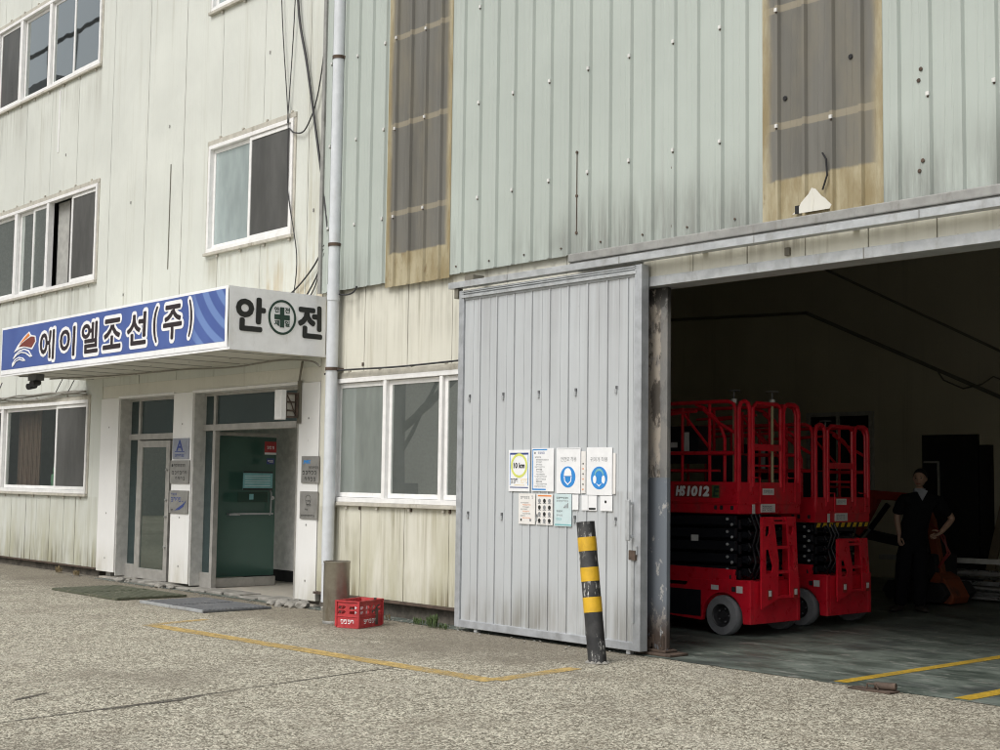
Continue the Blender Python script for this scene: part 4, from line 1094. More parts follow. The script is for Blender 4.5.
cable([(-13.99, 9.57, 3.93), (-13.6, 9.57, 3.86), (-13.42, 9.57, 3.88), (-13.38, 9.585, 3.95)], .01, 'black cable looping right of the drainpipe under the green cladding')
cable([(-14.0, 9.57, 2.9), (-13.7, 9.57, 2.93), (-12.5, 9.56, 2.91), (-11.3, 9.56, 2.92)], .012, 'dark cable lying along the head of the window beside the sliding door')
cable([(-20.9, 9.0, 3.13), (-19, 9.3, 3.12), (-17.5, 9.5, 3.135), (-16.2, 9.53, 3.10), (-15.0, 9.55, 3.13), (-14.3, 9.55, 3.08), (-14.1, 9.57, 3.0)], .012, 'grey cable sagging along the canopy underside', 'grey_cable')
for i, (dz, dy, lab) in enumerate([(0, 0, 'topmost of the dusty cables over the ground floor window'), (.0, .03, 'middle dusty cable of the bundle over the ground floor window'), (-.04, .01, 'lowest dusty cable sagging over the ground floor window')]):
    pts = [(-29 + k * .68, YW - dy + random.uniform(-.015, .015), 2.96 + dz + random.uniform(-.03, .035)) for k in range(13)]
    cable(pts, .016, lab, 'grey_cable')
for xa, xb, lab in [(-24.4, -22.6, 'stay wire slanting down from the canopy corner left of the camera'), (-22.0, -21.6, 'short stay wire below the security camera'), (-21.5, -21.1, 'short stay wire right of the security camera')]:
    cable([(xa, YW - .02, 2.98), ((xa + xb) / 2, 9.2, 3.02), (xb, 8.9, 3.14)] if xa < -24 else [(xa, YW - .02, 2.98), (xb, YW - .03, 3.3)], .008, lab)

# ---------------------------------------------------------------- things on the ground
b = B(); H = 1.24; lean = -.165
t = thing('bollard', 'leaning black bollard with three yellow bands in front of the sliding door', 'bollard', (-8.455, 8.76, 0))
def bseg(f0, f1, r):
    bb = B(); L = [(lean * f, 0, H * f) for f in (f0, (f0 + f1) / 2, f1)]
    bb.tube(L, r, 28); return bb
o = obj('post', bseg(-.02, 1.0, .083), 'bollard_black', t, smooth=True, world=False, ang=60)
for f0, f1 in ((.79, .889), (.575, .674), (.356, .463)):
    obj('band', bseg(f0, f1, .0855), 'bollard_yellow', t, smooth=True, world=False, ang=60)
b = B()
for i in range(9):
    a = i * .7; b.lathe([(.012, 0), (.02 + .02 * random.random(), .012), (.004, .03)], (math.cos(a) * .088, math.sin(a) * .088, -.006), 6)
obj('footing', b, 'concrete', t, world=False)

t = thing('ash_bin', 'stained stainless steel cylinder ash bin under the drainpipe', 'bin', (-12.50, 8.77, 0))
b = B(); b.lathe([(.145, 0), (.147, .01), (.147, .665), (.152, .672), (.152, .685), (.135, .685), (.135, .60), (.02, .60)], (0, 0, 0), 36); obj('body', b, 'steel', t, smooth=True, world=False)
b = B(); b.lathe([(.148, .0), (.150, .003), (.150, .03), (.148, .033)], (0, 0, 0), 36); obj('base_ring', b, 'flash', t, smooth=True, world=False)

# red crate: side 0.29 x 0.47, 0.29 high
t = thing('crate', 'faded red plastic crate with white lettering beside the ash bin', 'crate', (-11.88, 8.63, 0))
t.rotation_euler = (0, 0, math.radians(20))
def crate_side(org, ux, L):
    b = B(); holes = []
    n = 4 if L > .35 else 2; w = L / n
    for i in range(n):
        c = (i + .5) * w
        for r_, zz in ((0, .165), (1, .215)):
            holes.append([(c - w * .36, zz - .014), (c + w * .1, zz - .018), (c + w * .36, zz + .006), (c + w * .2, zz + .02), (c - w * .3, zz + .016)])
    b.prism([(0, 0), (L, 0), (L, .285), (0, .285)], holes, org, ux, Z3, .012)
    return b
W_, L_ = .29, .46                                      # local: -x runs to the left corner, +y to the back
for org, ux, L in (((-W_, .006, 0), X3, W_), ((-W_, L_ - .006, 0), X3, W_), ((-.006, 0.012, 0), Y3, L_ - .024), ((-W_ + .006, .012, 0), Y3, L_ - .024)):
    obj('side', crate_side(org, ux, L), 'red_crate', t, world=False)
b = B(); b.box(-W_ + .012, -.012, .012, L_ - .012, .01, .022); obj('bottom', b, 'red_crate', t, world=False)
b = B()
for z0, z1, e in ((.275, .292, .012), (.118, .128, .006), (0.0, .014, .004)):
    b.box(-W_ - e, e, -e, 0, z0, z1); b.box(-W_ - e, e, L_, L_ + e, z0, z1); b.box(0, e, 0, L_, z0, z1); b.box(-W_ - e, -W_, 0, L_, z0, z1)
for x, y in ((-W_, 0), (0, 0), (0, L_), (-W_, L_)): b.box(x - .012, x + .012, y - .011, y + .011, .014, .28)
obj('rim', b, 'red_crate', t, world=False, bevel=.003)
b = B(); scribble(b, -.23, .045, 4, .036, .045, face_y(-.0015), 0); scribble(b, .10, .045, 5, .042, .045, face_x(.0015), 0)
obj('lettering', b, 'ink_white', t, world=False)
tag(obj('carton', (lambda b: b.box(-12.08, -11.98, 8.72, 8.82, .022, .27))(B()), 'paper', None, bevel=.004, loc=(-12.03, 8.77, .02)), 'white carton standing inside the red crate', 'carton')
t2 = thing('bottle', 'brown glass bottle standing inside the red crate', 'bottle', (-12.02, 8.95, .02)); b = B(); b.lathe([(.034, 0), (.036, .01), (.036, .17), (.014, .22), (.013, .265), (.015, .27)], (0, 0, 0), 16); obj('body', b, 'rusty', t2, smooth=True, world=False)
b = B(); b.lathe([(.016, .27), (.016, .285), (0, .286)], (0, 0, 0), 12); obj('cap', b, 'dark', t2, world=False)

# mats in front of the entrance
b = B()
for i in range(2):
    b.box(-18.28 + i * 1.0, -17.30 + i * 1.0, 8.02, 9.02, .002, .032, 0)
    for k in range(9): b.box(-18.25 + i * 1.0, -17.33 + i * 1.0, 8.06 + k * .105, 8.12 + k * .105, .032, .038, 0)
tag(obj('door_mat', b, 'mat_green', None, bevel=.01, loc=(-17.3, 8.5, 0)), 'dusty green ribbed mat before the narrow closed door', 'mat')
b = B()
for i in range(2):
    b.box(-15.86 + i * .8, -15.08 + i * .8, 8.13, 9.06, .002, .028, 0)
    for k in range(16): b.box(-15.84 + i * .8, -15.10 + i * .8, 8.15 + k * .056, 8.18 + k * .056, .028, .036, 0)
    b.box(-15.86 + i * .8, -15.08 + i * .8, 8.11, 8.128, .002, .038, 1)
tag(obj('door_mat', b, ['mat_grey', 'galv'], None, bevel=.006, loc=(-15.1, 8.6, 0)), 'grey ribbed mat with metal edge before the open green door', 'mat')
# broken concrete lumps by the step
def lump(x, y, s, label):
    bm = bmesh.new(); bmesh.ops.create_icosphere(bm, subdivisions=2, radius=s)
    sx = random.random() * 9
    for v in bm.verts:
        v.co *= 1 + .45 * noise.noise(v.co * (1.6 / s) + Vector((sx, 0, 0))); v.co.z *= .62
        v.co.z = max(v.co.z, -.3 * s)
    me = bpy.data.meshes.new('concrete_lump'); bm.to_mesh(me); bm.free(); me.materials.append(M['concrete'])
    o = bpy.data.objects.new('concrete_lump', me); C.objects.link(o); o.location = (x, y, .3 * s)
    tag(o, label, 'rubble', 'broken concrete lumps by the entrance')
for i, (x, y, s) in enumerate([(-14.75, 9.36, .07), (-14.55, 9.42, .10), (-14.35, 9.38, .08), (-14.2, 9.46, .10), (-14.5, 9.30, .05), (-17.9, 9.46, .07), (-17.6, 9.50, .06), (-19.2, 9.5, .08), (-19.0, 9.53, .06), (-13.75, 9.5, .07)]):
    lump(x, y, s, 'rough grey concrete lump lying at the foot of the pillars and doors by the entrance' if i < 9 else 'rough grey concrete lump at the foot of the wall right of the drainpipe')
# weeds along the wall foot
def weed(x, y, n, h, label, m='weed'):
    b = B()
    for i in range(n):
        a = random.random() * 2 * PI; l = h * (.5 + random.random() * .7); sp = random.random() * .8
        p0 = Vector((x + random.uniform(-.08, .08), y + random.uniform(-.03, .03), 0))
        d = Vector((math.cos(a) * sp, math.sin(a) * sp * .6, 1)).normalized() * l
        sd_ = Vector((-math.sin(a), math.cos(a), 0)) * random.uniform(.003, .008)
        mid = p0 + d * .55 + Vector((0, 0, .02)); tip = p0 + d - Vector((0, 0, l * sp * .35))
        b.add([p0, mid + sd_, tip, mid - sd_], [(0, 1, 2, 3)])
    tag(obj('weed', b, m, None, loc=(x, y, 0)), label, 'weed', 'weeds along the wall foot')
weed(-11.52, 9.35, 110, .15, 'leafy green weed at the foot of the sliding door')
weed(-11.85, 9.42, 60, .08, 'low green weed between the crate and the sliding door')
weed(-11.3, 9.33, 50, .08, 'small weed just under the left edge of the sliding door')
weed(-12.45, 9.45, 20, .07, 'dry sprig of weed behind the red crate', 'dry')
weed(-21.4, 9.5, 70, .12, 'dry brown weed below the ground floor window', 'dry')
weed(-20.7, 9.48, 60, .1, 'dry weed at the foot of the white corner pillar', 'dry')
# litter: small pebbles stuff
b = B()
for i in range(420):
    x = random.uniform(-21, -8.7); y = 9.62 - abs(random.gauss(0, .15)); s = random.uniform(.004, .018)
    b.lathe([(s * .5, 0), (s, s * .4), (0, s * .9)], (x, y, 0), 5)
for i in range(70):
    x = random.uniform(-13, -4); y = random.uniform(3.5, 9.4); s = random.uniform(.004, .011)
    b.lathe([(s * .5, 0), (s, s * .4), (0, s * .9)], (x, y, 0), 5)
o = obj('gravel', b, 'concrete'); o['kind'] = 'stuff'

# scrap latch plate on the threshold
t = thing('floor_bolt', 'rusty floor bolt plate lying on the hangar threshold', 'bolt', (-6.05, 9.36, 0))
b = B(); b.box(-6.22, -5.84, 9.28, 9.42, .003, .014); obj('plate', b, 'rusty', t)
b = B(); b.tube([(-6.02, 9.36, .04), (-5.86, 9.40, .045)], .03, 10); b.tube([(-6.06, 9.30, .02), (-6.05, 9.30, .06), (-5.98, 9.31, .06), (-5.97, 9.32, .02)], .008, 6); obj('barrel', b, 'rusty', t, smooth=True)

# ---------------------------------------------------------------- scissor lifts
def scissor_lift(X0, YA, zp, zt, ztop, lad, label, text, haz, masts):
    """X0 end face of the platform (+X), YA near side; zp deck underside, zt top of toe board, ztop rail top, lad ladder top"""
    Wd = 1.09; Ln = 2.45
    t = thing('scissor_lift', label, 'scissor lift', (X0 - Ln / 2, YA + Wd / 2, 0), 'red scissor lifts inside the hangar')
    xa = X0 - Ln; ya, yb = YA, YA + Wd
    # chassis
    b = B()
    prof = [(xa - .1, .14), (xa - .1, .50), (X0 - .72, .50), (X0 - .66, .57), (X0 + .16, .60), (X0 + .16, .14), (X0 + .06, .14)]
    c = [(X0 - .21 + .27 * math.cos(a), .20 + .25 * math.sin(a)) for a in [i * PI / 10 for i in range(11)]]
    prof += [p for p in c if p[1] > .14 and p[0] < X0 + .05] + [(X0 - .49, .14)]
    c2 = [(xa + .32 + .27 * math.cos(a), .20 + .25 * math.sin(a)) for a in [i * PI / 10 for i in range(11)]]
    prof += c2 + []
    b.prism(prof, [], (0, ya + .03, 0), X3, Z3, .06); b.prism(prof, [], (0, yb - .25, 0), X3, Z3, .06)
    b.box(xa - .1, X0 + .155, ya + .06, yb - .28, .30, .49)
    b.box(X0 + .09, X0 + .158, ya + .06, yb - .28, .14, .58)
    b.box(X0 - .05, X0 + .15, ya + .06, yb - .28, .56, .585)
    ch = obj('chassis', b, 'red', t, bevel=.008)
    b = B(); b.box(xa - .05, X0 - .5, ya - .004, ya - .001, .18, .46); obj('side_cover', b, 'arm_black', ch)
    for xx in (X0 - .21, xa + .32):
        for yy in (ya - .02, yb - .15):
            w = B(); w.lathe([(.12, 0), (.20, .005), (.212, .03), (.212, .10), (.20, .125), (.12, .13)], (xx, yy, .212), 36, 0, 'y', False)
            wo = obj('wheel', w, 'tyre', t, smooth=True, ang=30)
            r_ = B(); r_.lathe([(.0, .03), (.04, .03), (.045, .05), (.095, .055), (.108, .01), (.122, -.001), (.126, .003)], (xx, yy, .212), 30, 0, 'y', False)
            for k in range(5):
                a = k * 2 * PI / 5; r_.lathe([(.009, .04), (.009, .06)], (xx + .07 * math.cos(a), yy, .212 + .07 * math.sin(a)), 6, 1, 'y')
            obj('rim', r_, ['rim', 'tyre'], wo, smooth=True, ang=30)
    # scissor stack
    b = B(); n = 5; h = (zp - .02 - .60) / n
    for i in range(n):
        z = .60 + h * i
        b.bar((xa + .15, ya + .05, z + h * .30), (X0 - .06, ya + .05, z + h * .62), .04, h * .72)
        b.bar((xa + .15, ya + .12, z + h * .62), (X0 - .06, ya + .12, z + h * .30), .04, h * .72)
        b.bar((xa + .15, yb - .28, z + h * .30), (X0 - .06, yb - .28, z + h * .62), .04, h * .72)
        b.bar((xa + .15, yb - .2, z + h * .62), (X0 - .06, yb - .2, z + h * .30), .04, h * .72)
        b.box(X0 - .12, X0 - .02, ya + .2, yb - .3, z + h * .2, z + h * .75)
        for k, (dx, dz) in enumerate(((-.10, .3), (-.16, .72))):
            b.lathe([(.016, 0), (.016, .02)], (X0 + dx, ya + .012, z + h * dz), 8, 1, 'y')
            b.tube([(X0 + .03, ya + .14, z + h * .2), (X0 + .06, ya + .14, z + h * .5), (X0 + .03, ya + .14, z + h * .8)], .02, 8)
    st = obj('scissor_stack', b, ['arm_black', 'galv'], t, bevel=.004)
    b = B()
    for k in range(3):
        yk = ya + .24 + .07 * k
        b.tube([(X0 - .02, yk, .60), (X0 + .05 + .02 * k, yk, .60 + (zp - .6) * .25), (X0 - .01, yk + .02, .60 + (zp - .6) * .5), (X0 + .06, yk, .60 + (zp - .6) * .75), (X0 - .02, yk, zp + .01)], .014, 8)
    obj('hydraulic_hose', b, 'arm_black', st, smooth=True)
    b = B(); b.box(X0 - .66, X0 - .56, ya + .024, ya + .028, .98, 1.045); obj('decal', b, 'label', st)
    b = B(); b.box(xa, X0 - .06, ya + .01, ya + .05, .54, .70); b.box(X0 - .12, X0 - .10, ya + .004, ya + .011, .60, .64, 1); obj('lower_beam', b, ['red', 'dark'], t, bevel=.004)
    # platform
    b = B(); b.box(xa, X0, ya, yb, zp, zp + .12); b.box(xa, X0, ya - .012, ya + .02, zp + .10, zt); b.box(xa, X0, yb - .02, yb, zp + .10, zt)
    b.box(X0 - .02, X0 + .014, ya + .0, yb, zp + .10, zt); b.box(xa - .01, xa + .02, ya, yb, zp + .10, zt)
    b.box(xa, X0 + .02, ya - .02, ya - .0125, zp + .115, zp + .13)
    for dx in (-.30, -.22, -.08): b.box(X0 + dx - .02, X0 + dx + .02, ya - .003, ya - .0005, zp + .04, zp + .085, 1)
    pf = obj('platform', b, ['red', 'dark'], t, bevel=.006)
    if text:
        b = B(); yy = ya - .0135; hh = .115; zz = zp + .175
        b.box(X0 - .87, X0 - .23, yy, yy + .001, zz - .012, zz + hh + .012, 2)
        b.text('HS', (X0 - .85, yy - .001, zz), X3, (.15, 0, 1), .13, hh, 0, .009); b.text('1012', (X0 - .69, yy - .001, zz), X3, (.15, 0, 1), .31, hh, 0, .009)
        b.box(X0 - .34, X0 - .24, yy - .0008, yy + .0002, zz - .01, zz + hh + .01, 1); b.text('E', (X0 - .325, yy - .0016, zz), X3, (.15, 0, 1), .07, hh, 3, .005)
        obj('lettering', b, ['ink_white', 'weed', 'red_dark', 'ink_green'], pf)
    xf = X0 + .0145
    for y0_, y1_, z0_, z1_ in ((ya + .40, ya + .60, zp + .20, zp + .27), (ya + .38, ya + .62, zp + .015, zp + .105)):
        b = B(); b.box(xf - .012 if z0_ < zp + .1 else xf, xf + .002, y0_, y1_, z0_, z1_, 0); scribble(b, y0_ + .02, z0_ + .02, 6, .022, .03 if z0_ > zp + .1 else .05, face_x(xf + .0025), 1); obj('label_plate', b, ['label', 'ink_grey'], pf)
    b = B()
    b.box(X0 + .0145, X0 + .0165, ya + .22, ya + .27, zp + .0, zp + .10, 0)
    obj('label_plate', b, ['label', 'ink_grey'], pf)
    for y_ in (ya + .22, ya + .84):
        b = B(); b.tube([(xf + .004, y_, zt + .06), (xf + .03, y_, zt + .05), (xf + .03, y_ + .1, zt + .05), (xf + .03, y_ + .1, zp + .12), (xf + .03, y_, zp + .12)], .008, 6); obj('gate_handle', b, 'red', pf)
    if haz:
        b = B()
        for k in range(9):
            y_ = ya + .02 + k * .12
            b.prism([(y_, .0), (y_ + .06, 0), (y_ + .09, .05), (y_ + .03, .05)], [], (X0 + .003, 0, zp - .055), Y3, Z3, .004, k % 1)
        b.box(X0 - .01, X0, ya, yb, zp - .06, zp - .001, 1); obj('hazard_stripe', b, ['hazard_y', 'dark'], pf)
    # guard rails
    zm = zt + (ztop - zt) * .36; r = .021
    def rail(pts, rr=r):
        b.tube(pts, rr, 8)
    for yy in (ya + .015, yb - .015):
        b = B()
        rail([(X0 - .04, yy, zt - .1), (X0 - .04, yy, ztop - .10), (X0 - .07, yy, ztop - .03), (X0 - .14, yy, ztop), (X0 - 1.0, yy, ztop), (xa + .1, yy, ztop), (xa + .04, yy, ztop - .06), (xa + .04, yy, zt - .1)])
        rail([(X0 - .04, yy, zm), (xa + .04, yy, zm)])
        rail([(X0 - .42, yy + .03, ztop - .02), (X0 - .42, yy + .03, zt - .1)], .018)
        rail([(X0 - .22, yy + .04, zt - .1), (X0 - .22, yy + .04, ztop - .40), (X0 - .26, yy + .04, ztop - .30), (X0 - .36, yy + .04, ztop - .16), (X0 - .5, yy + .04, ztop - .06), (X0 - .62, yy + .04, ztop - .02)], .018)
        rail([(X0 - .06, yy + .02, ztop - .34), (X0 - .3, yy + .02, ztop - .22), (X0 - .5, yy + .02, ztop - .08)], .018)
        rail([(X0 - 1.2, yy, ztop), (X0 - 1.2, yy, zt - .1)], .018); rail([(X0 - .82, yy + .05, ztop - .05), (X0 - .82, yy + .05, zt - .1)], .016); rail([(X0 - 1.62, yy + .03, ztop - .02), (X0 - 1.62, yy + .03, zt - .1)], .016)
        rail([(X0 - .30, yy + .06, zt + .12), (X0 - 1.2, yy + .06, zt + .12)], .013); rail([(X0 - .42, yy + .05, zm + .04), (X0 - .82, yy + .05, ztop - .10), (X0 - 1.25, yy + .05, ztop - .14)], .016); rail([(X0 - .62, yy + .05, ztop - .09), (X0 - 1.5, yy + .05, ztop - .12)], .016)
        obj('guard_rail', b, 'red', t, smooth=True)
    for y0_, y1_ in ((ya + .015, ya + .20), (yb - .30, yb - .02)):
        b = B()
        rail([(X0, y0_, zt - .1), (X0, y0_, ztop - .09), (X0, y0_ + .03, ztop - .02), (X0, y0_ + .08, ztop), (X0, y1_ - .08, ztop), (X0, y1_ - .03, ztop - .02), (X0, y1_, ztop - .09), (X0, y1_, zt - .1)], .024)
        obj('end_rail', b, 'red', t, smooth=True)
    b = B(); y0_, y1_ = ya + .24, yb - .36
    rail([(X0 + .01, y0_, zt - .05), (X0 + .01, y0_, ztop - .06), (X0 + .01, y0_ + .06, ztop - .01), (X0 + .01, y1_ - .06, ztop - .01), (X0 + .01, y1_, ztop - .06), (X0 + .01, y1_, zt - .05)], .022)
    b.box(X0, X0 + .025, y0_, y1_, zm + .03, zm + .10); rail([(X0 - .03, y0_, zt + .18), (X0 - .03, y1_, zt + .18)], .012)
    obj('gate', b, 'red', t, smooth=True)
    b = B(); rail([(xa + .03, ya + .05, zt - .1), (xa + .03, ya + .05, ztop - .05), (xa + .03, yb - .05, ztop - .05), (xa + .03, yb - .05, zt - .1)]); rail([(xa + .03, ya + .05, zm), (xa + .03, yb - .05, zm)]); obj('end_rail', b, 'red', t, smooth=True)
    for mx, my, mh in masts:
        b = B(); b.tube([(mx, my, zp + .12), (mx, my, mh)], .016, 8, 0); b.tube([(mx, my, mh), (mx, my, mh + .05)], .03, 12, 1); b.tube([(mx, my, mh + .05), (mx, my, mh + .13)], .008, 6, 2); b.lathe([(.005, .13), (.07, .135), (.07, .142), (.005, .145)], (mx, my, mh), 16, 2)
        obj('sensor_mast', b, ['pole', 'label', 'grey_box'], t)
    b = B(); b.box(X0 - 1.25, X0 - .75, ya + .25, ya + .42, zt + .2, zt + .62); b.box(X0 - 1.2, X0 - 1.05, ya + .244, ya + .2495, zt + .38, zt + .44, 1); b.box(X0 - .95, X0 - .88, ya + .244, ya + .2495, zt + .3, zt + .55, 1)
    obj('control_box', b, ['arm_black', 'label'], t, bevel=.01)
    b = B(); b.box(X0 - 1.0, X0 - .5, yb - .4, yb - .2, zt - .1, zt + .3); obj('tool_box', b, 'dark', t, bevel=.01)
    # ladder on the end of the chassis
    xL = X0 + .22; b = B()
    y1, y2 = ya + .10, ya + .74
    hl = lad
    k_ = hl - .36
    near = [(0, .30), (.03, hl), (.21, hl), (.30, .36 + k_ * .5), (.29, .40)]
    far = [(.43, hl), (.60, hl), (.66, .40), (.50, .40), (.48, .36 + k_ * .5)]
    hn = [[(.08, .36 + k_ * .34), (.08, .36 + k_ * .62), (.13, .36 + k_ * .62), (.20, .36 + k_ * .42), (.18, .36 + k_ * .34)]]
    hf_ = [[(.49, .36 + k_ * .42), (.50, .36 + k_ * .66), (.54, .36 + k_ * .66), (.61, .36 + k_ * .40), (.58, .36 + k_ * .36)]]
    if hl > 1.1:
        hn.append([(.07, hl - .20), (.08, hl - .10), (.14, hl - .10), (.14, hl - .17), (.11, hl - .21)])
        hf_.append([(.47, hl - .18), (.48, hl - .10), (.55, hl - .10), (.55, hl - .16), (.52, hl - .20)])
    b.prism(near, hn, (xL, y1, 0), Y3, Z3, .012); b.prism(far, hf_, (xL, y1, 0), Y3, Z3, .012)
    b.box(xL - .04, xL - .007, y1 + .04, y1 + .052, .34, hl - .004); b.box(xL - .16, xL - .007, y1 + .585, y1 + .597, .42, hl - .004); b.box(xL - .10, xL - .09, y1 + .2, y1 + .52, .16, .62)
    for k, z in enumerate((.40, .66, .92, 1.18)):
        if z < hl - .02: b.box(xL - .12, xL + .004, y1 + .20, y1 + .50, z, z + .03)
    b.box(xL - .12, xL - .008, y1 + .2, y1 + .44, hl - .035, hl - .005)
    lo = obj('ladder', b, 'red', t)
    for y_ in (y1 + .10, y1 + .55):
        b = B(); b.box(xL + .0065, xL + .016, y_, y_ + .07, .40, .50, 0); b.box(xL + .016, xL + .018, y_ + .012, y_ + .058, .43, .49, 1)
        obj('tail_light', b, ['red_dark', 'label'], lo)
    b = B(); b.box(X0 - .02, X0 + .06, ya - .004, ya - .001, .46, .53, 0); b.box(X0 - .08, X0 - .03, ya - .006, ya - .001, .47, .52, 1); b.box(X0 - .36, X0 - .26, ya - .004, ya - .001, .475, .525, 0); obj('label_plate', b, ['label', 'dark'], ch)
    return t
scissor_lift(-8.97, 11.40, 1.285, 1.62, 2.48, 1.26, 'taller red scissor lift lettered HS1012E nearest the doorway', True, False, [(-9.30, 11.75, 2.48), (-8.99, 12.02, 2.47)])
scissor_lift(-9.06, 12.90, 1.175, 1.46, 2.29, 1.0, 'lower red scissor lift with a yellow and black hazard stripe behind the lettered one', False, True, [(-9.12, 13.2, 2.2)])

# ---------------------------------------------------------------- far corner of the hangar
t = thing('mini_excavator', 'orange red mini excavator parked behind the standing man', 'excavator', (-9.9, 16.9, 0))
b = B()
for yy in (16.75, 17.35): 
    b.prism([(-10.6, .16), (-10.5, .04), (-9.7, .04), (-9.6, .16), (-9.7, .30), (-10.5, .30)], [], (0, yy, 0), X3, Z3, .2)
obj('track', b, 'dark', t, bevel=.02)
b = B(); b.box(-10.5, -9.85, 16.85, 17.4, .32, .68); b.box(-10.45, -10.0, 16.9, 17.35, .68, .88); obj('body', b, 'dark', t, bevel=.04)
b = B(); b.bar((-11.05, 16.75, .92), (-10.72, 16.75, 1.48), .12, .16); b.bar((-10.85, 16.75, 1.48), (-10.1, 16.75, 1.44), .11, .12); obj('boom', b, 'boom_red', t, bevel=.02)
b = B(); b.bar((-10.25, 16.9, .8), (-11.08, 16.78, .94), .12, .14); obj('lower_link', b, 'dark', t, bevel=.02)
b = B(); b.tube([(-10.50, 16.68, 1.34), (-10.78, 16.68, 1.0)], .04, 10); b.tube([(-10.78, 16.68, 1.0), (-11.03, 16.68, .74)], .022, 8, 1); obj('cylinder', b, ['arm_black', 'shiny'], t, smooth=True)
b = B()
pr = [(-.16, .02), (.18, .0), (.22, .10), (.08, .34), (-.06, .42), (-.14, .30)]
b.prism(pr, [], (-9.78, 16.98, .02), X3, Z3, .42); obj('bucket', b, 'orange', t, bevel=.015)
b = B(); b.bar((-9.86, 16.95, .40), (-10.0, 16.95, 1.15), .10, .13); b.bar((-10.0, 16.95, 1.13), (-10.15, 16.95, 1.46), .1, .12); obj('arm', b, 'orange', t, bevel=.012)
b = B()
for k in range(2): b.tube([(-9.95, 16.86, 1.1), (-9.74 - .05 * k, 16.86, .92), (-9.7 + .04 * k, 16.86, .7), (-9.84, 16.86, .5)], .014, 6)
obj('hose', b, 'red_dark', t, smooth=True)

random.seed(21)
for i in range(14):                                   # heap of metal profiles on the floor
    y = 17.6 + .16 * (i % 6) + random.uniform(-.03, .03); z = .06 + .085 * (i // 3)
    x0 = random.uniform(-11.2, -10.2); x1 = random.uniform(-8.2, -6.8); tilt = random.uniform(-.05, .05)
    b = B(); w = random.choice((.04, .05, .07))
    p, q = (x0, y, z), (x1, y + random.uniform(-.25, .25), z + tilt)
    if i % 3 == 0: b.tube([p, q], w / 2, 10)
    else:
        b.bar(p, q, w, .012); b.bar((p[0], p[1] - w / 2, p[2] + .025), (q[0], q[1] - w / 2, q[2] + .025), .01, .05)
    hi = i >= 11
    tag(obj('metal_profile', b, 'shiny' if i % 2 else 'dull_metal', None, loc=p),
        'bright metal profile on top of the heap behind the man' if hi else 'long metal profile lying in the heap on the hangar floor behind the man', 'metal profile', 'metal profiles heaped on the hangar floor')
b = B(); b.bar((-11.3, 17.75, .55), (-7.5, 17.5, .60), .10, .07)
tag(obj('timber_beam', b, 'dim_frame', None, loc=(-10, 17.6, .55)), 'pale beam resting across the top of the metal heap', 'beam')
for i, (x, dx, lab) in enumerate([(-11.0, .12, 'plank leaning on the back wall, leftmost of three'), (-10.7, -.10, 'plank leaning on the back wall, middle of three'), (-10.45, .2, 'plank leaning on the back wall, rightmost of three')]):
    b = B(); b.bar((x, 20.3, 0.02), (x + dx, 20.78, 1.5 - .1 * i), .15, .03, 0, (0, 1, .3))
    tag(obj('plank', b, 'wood', None, loc=(x, 20.3, 0)), lab, 'plank', 'planks leaning on the back wall')

# ---------------------------------------------------------------- the man
def skin_geo(V, E, R, root=0, sub=2):
    me = bpy.data.meshes.new('s'); me.from_pydata(V, E, [])
    o = bpy.data.objects.new('s', me); C.objects.link(o)
    md = o.modifiers.new('s', 'SKIN'); md.use_smooth_shade = True; md.branch_smoothing = .6
    sv = me.skin_vertices[0].data
    for i, r in enumerate(R):
        sv[i].radius = r if isinstance(r, tuple) else (r, r); sv[i].use_root = (i == root)
    ss = o.modifiers.new('d', 'SUBSURF'); ss.levels = sub; ss.render_levels = sub
    dg = bpy.context.evaluated_depsgraph_get(); dg.update()
    m2 = bpy.data.meshes.new_from_object(o.evaluated_get(dg))
    vs = [v.co.copy() for v in m2.vertices]; fs = [tuple(p.vertices) for p in m2.polygons]
    bpy.data.objects.remove(o); bpy.data.meshes.remove(me); bpy.data.meshes.remove(m2)
    return vs, fs
def chain(*segs):
    V = []; E = []; R = []; idx = {}
    for names in segs:
        prev = None
        for nm in names:
            if isinstance(nm, str): k = idx[nm]
            else:
                key, p, r = nm; k = len(V); idx[key] = k; V.append(p); R.append(r)
            if prev is not None: E.append((prev, k))
            prev = k
    return V, E, R
# local frame: x to the viewer's right, -y towards the viewer, z up
man = thing('person', 'man in black short sleeved shirt and black trousers standing with one hand on his hip', 'person', (-9.5, 15.5, 0))
man.rotation_euler = (0, 0, math.radians(48.2)); man.scale = (1.07, 1.06, 1.0)
S_ = [('pel', (.08, 0, .96), (.13, .085)), ('wai', (.10, 0, 1.10), (.11, .07)), ('che', (.14, .0, 1.28), (.12, .07)), ('sho', (.165, .0, 1.42), (.08, .05)), ('nec', (.17, -.01, 1.54), (.06, .06))]
shoulderL = ('sl', (-.03, 0, 1.44), .042); shoulderR = ('sr', (.385, 0, 1.44), .042)
elL = ('el', (-.10, .03, 1.20), .044); elR = ('er', (.585, .06, 1.19), .046)
wrL = ('wl', (-.085, -.03, .96), .029); wrR = ('wr', (.40, -.05, 1.01), .031)
legL = [('hl', (-.005, 0, .88), .085), ('kl', (-.045, -.015, .50), .058), ('al', (-.075, .015, .10), .043)]
legR = [('hr', (.165, 0, .88), .085), ('kr', (.168, -.02, .50), .058), ('ar', (.155, .01, .10), .043)]
V, E, R = chain(S_ + [('hd', (.165, -.02, 1.62), .055)], ['sho', shoulderL, elL, wrL], ['sho', shoulderR, elR, wrR], ['pel'] + legL, ['pel'] + legR)
vs, fs = skin_geo(V, E, R)
b = B(); b.add(vs, fs)
